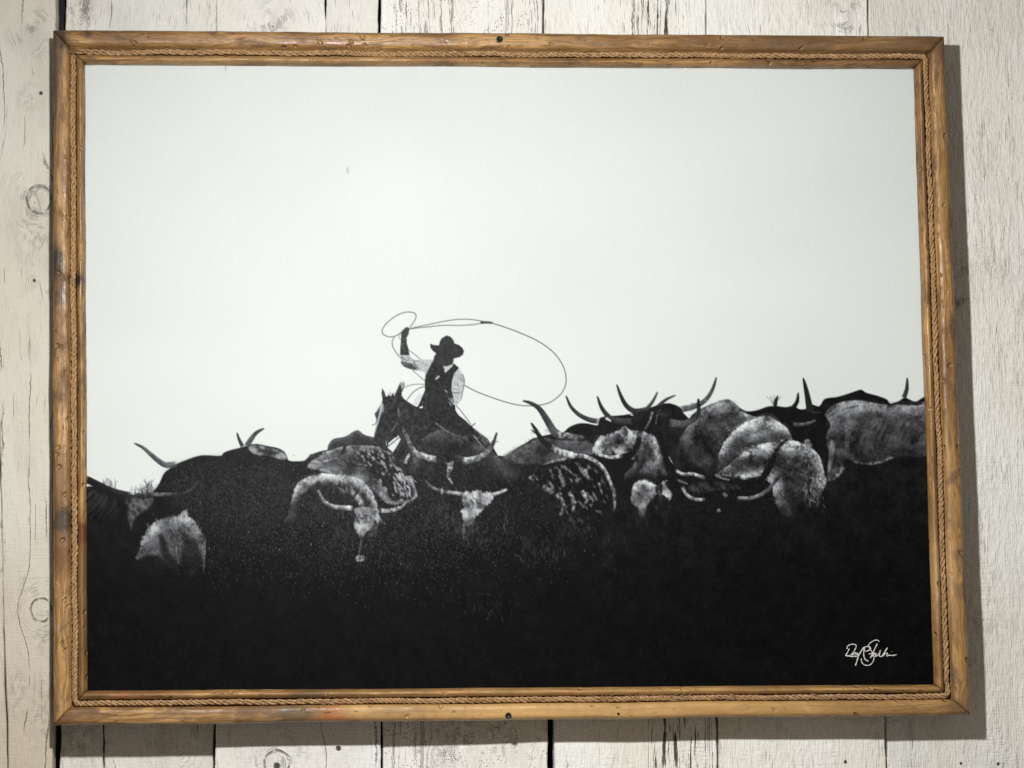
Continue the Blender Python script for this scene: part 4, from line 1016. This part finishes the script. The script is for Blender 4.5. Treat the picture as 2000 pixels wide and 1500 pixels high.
rgba[..., 0] = lin * np.where(T > 180, 0.928, 0.95); rgba[..., 1] = lin; rgba[..., 2] = lin * np.where(T > 180, 0.985, 1.09)
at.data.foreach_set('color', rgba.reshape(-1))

mt, bsd = new_mat('photo_paper')
n = X.nt.nodes.new('ShaderNodeVertexColor'); n.layer_name = 'ink'
X.nt.links.new(n.outputs[0], bsd.inputs['Base Color'])
bsd.inputs['Roughness'].default_value = 0.42
bsd.inputs['Specular IOR Level'].default_value = 0.045
p = position()
tx = noise(p, 900.0, 2.0, 0.6) * 0.6 + noise(p, 260.0, 2.0) * 0.4
X.nt.links.new(bump(tx, 0.00022, 0.55).v, bsd.inputs['Normal'])
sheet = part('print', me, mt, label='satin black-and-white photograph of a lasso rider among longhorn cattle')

# backing board behind the sheet
bb = [unp(p[0], p[1], -0.024 + DY) for p in IN_PX]
vb = [tuple(q) for q in bb] + [(q[0], -0.018 + DY, q[2]) for q in bb]
part('backing_board', mesh_of('backing_board', vb, [(3, 2, 1, 0), (4, 5, 6, 7), (0, 1, 5, 4), (1, 2, 6, 5), (2, 3, 7, 6), (3, 0, 4, 7)]), flat_material('brown_board', (0.22, 0.15, 0.09), 0.9))

# ------------------------------------------------------------------ handwritten signature, white ink on the sheet
def sig(pts): return [(1600 + a / 10.0, 1220 + b / 10.0) for a, b in pts]
STROKES = [
    ([(585, 470), (555, 540), (510, 602)], 3.0), ([(545, 475), (550, 425), (610, 388), (680, 382), (722, 412), (702, 480), (650, 560), (590, 606), (515, 604)], 2.9),
    ([(515, 604), (600, 618), (680, 622), (740, 615)], 3.2), ([(640, 600), (690, 552), (720, 560), (690, 606), (748, 556), (752, 600), (800, 545)], 3.4),
    ([(870, 445), (820, 520), (772, 600), (740, 700), (708, 798)], 3.6), ([(885, 445), (868, 560), (880, 640), (912, 692), (962, 710)], 3.4),
    ([(800, 545), (850, 470), (905, 432), (980, 430), (1002, 468), (955, 508), (890, 520)], 3.0),
    ([(1170, 330), (1130, 300), (1055, 318), (985, 368), (965, 420), (1000, 485), (1050, 570), (1068, 660), (1032, 750), (962, 794), (880, 784), (832, 730), (820, 662)], 2.8),
    ([(1132, 370), (1082, 480), (1032, 580), (1000, 652)], 3.2), ([(968, 574), (1040, 562), (1115, 560)], 2.6),
    ([(1030, 620), (1080, 568), (1112, 572), (1088, 622), (1150, 590), (1200, 498), (1176, 606), (1222, 618), (1280, 530), (1332, 450)], 3.2),
    ([(1332, 450), (1262, 570), (1240, 620), (1300, 556), (1335, 572), (1320, 612), (1365, 598), (1430, 602), (1512, 585)], 3.2), ([(1412, 525), (1418, 526)], 1.8)]
sv, sf = [], []
Y_SIG = Y_PRINT - 0.0002
for pts, w in STROKES:
    P2 = smooth_pts(sig(pts), False, 6)
    P3 = np.array([unp(a, b, Y_SIG) for a, b in P2])
    hw = w * 0.64 / 2 / 1770.0
    base = len(sv)
    for i in range(len(P3)):
        d = P3[min(i + 1, len(P3) - 1)] - P3[max(i - 1, 0)]; d[1] = 0; d /= np.linalg.norm(d) + 1e-12
        nrm = np.array([-d[2], 0, d[0]])
        k = hw * (0.8 + 0.2 * math.sin(i * 0.9))
        sv.append(P3[i] + nrm * k); sv.append(P3[i] - nrm * k)
    for i in range(len(P3) - 1):
        q = base + 2 * i; sf.append((q, q + 2, q + 3, q + 1))
    Y_SIG -= 0.000012
part('signature', mesh_of('signature', sv, sf), flat_material('white_ink', (0.62, 0.63, 0.60), 0.6), sheet, label='handwritten white ink signature in the lower corner of the print')
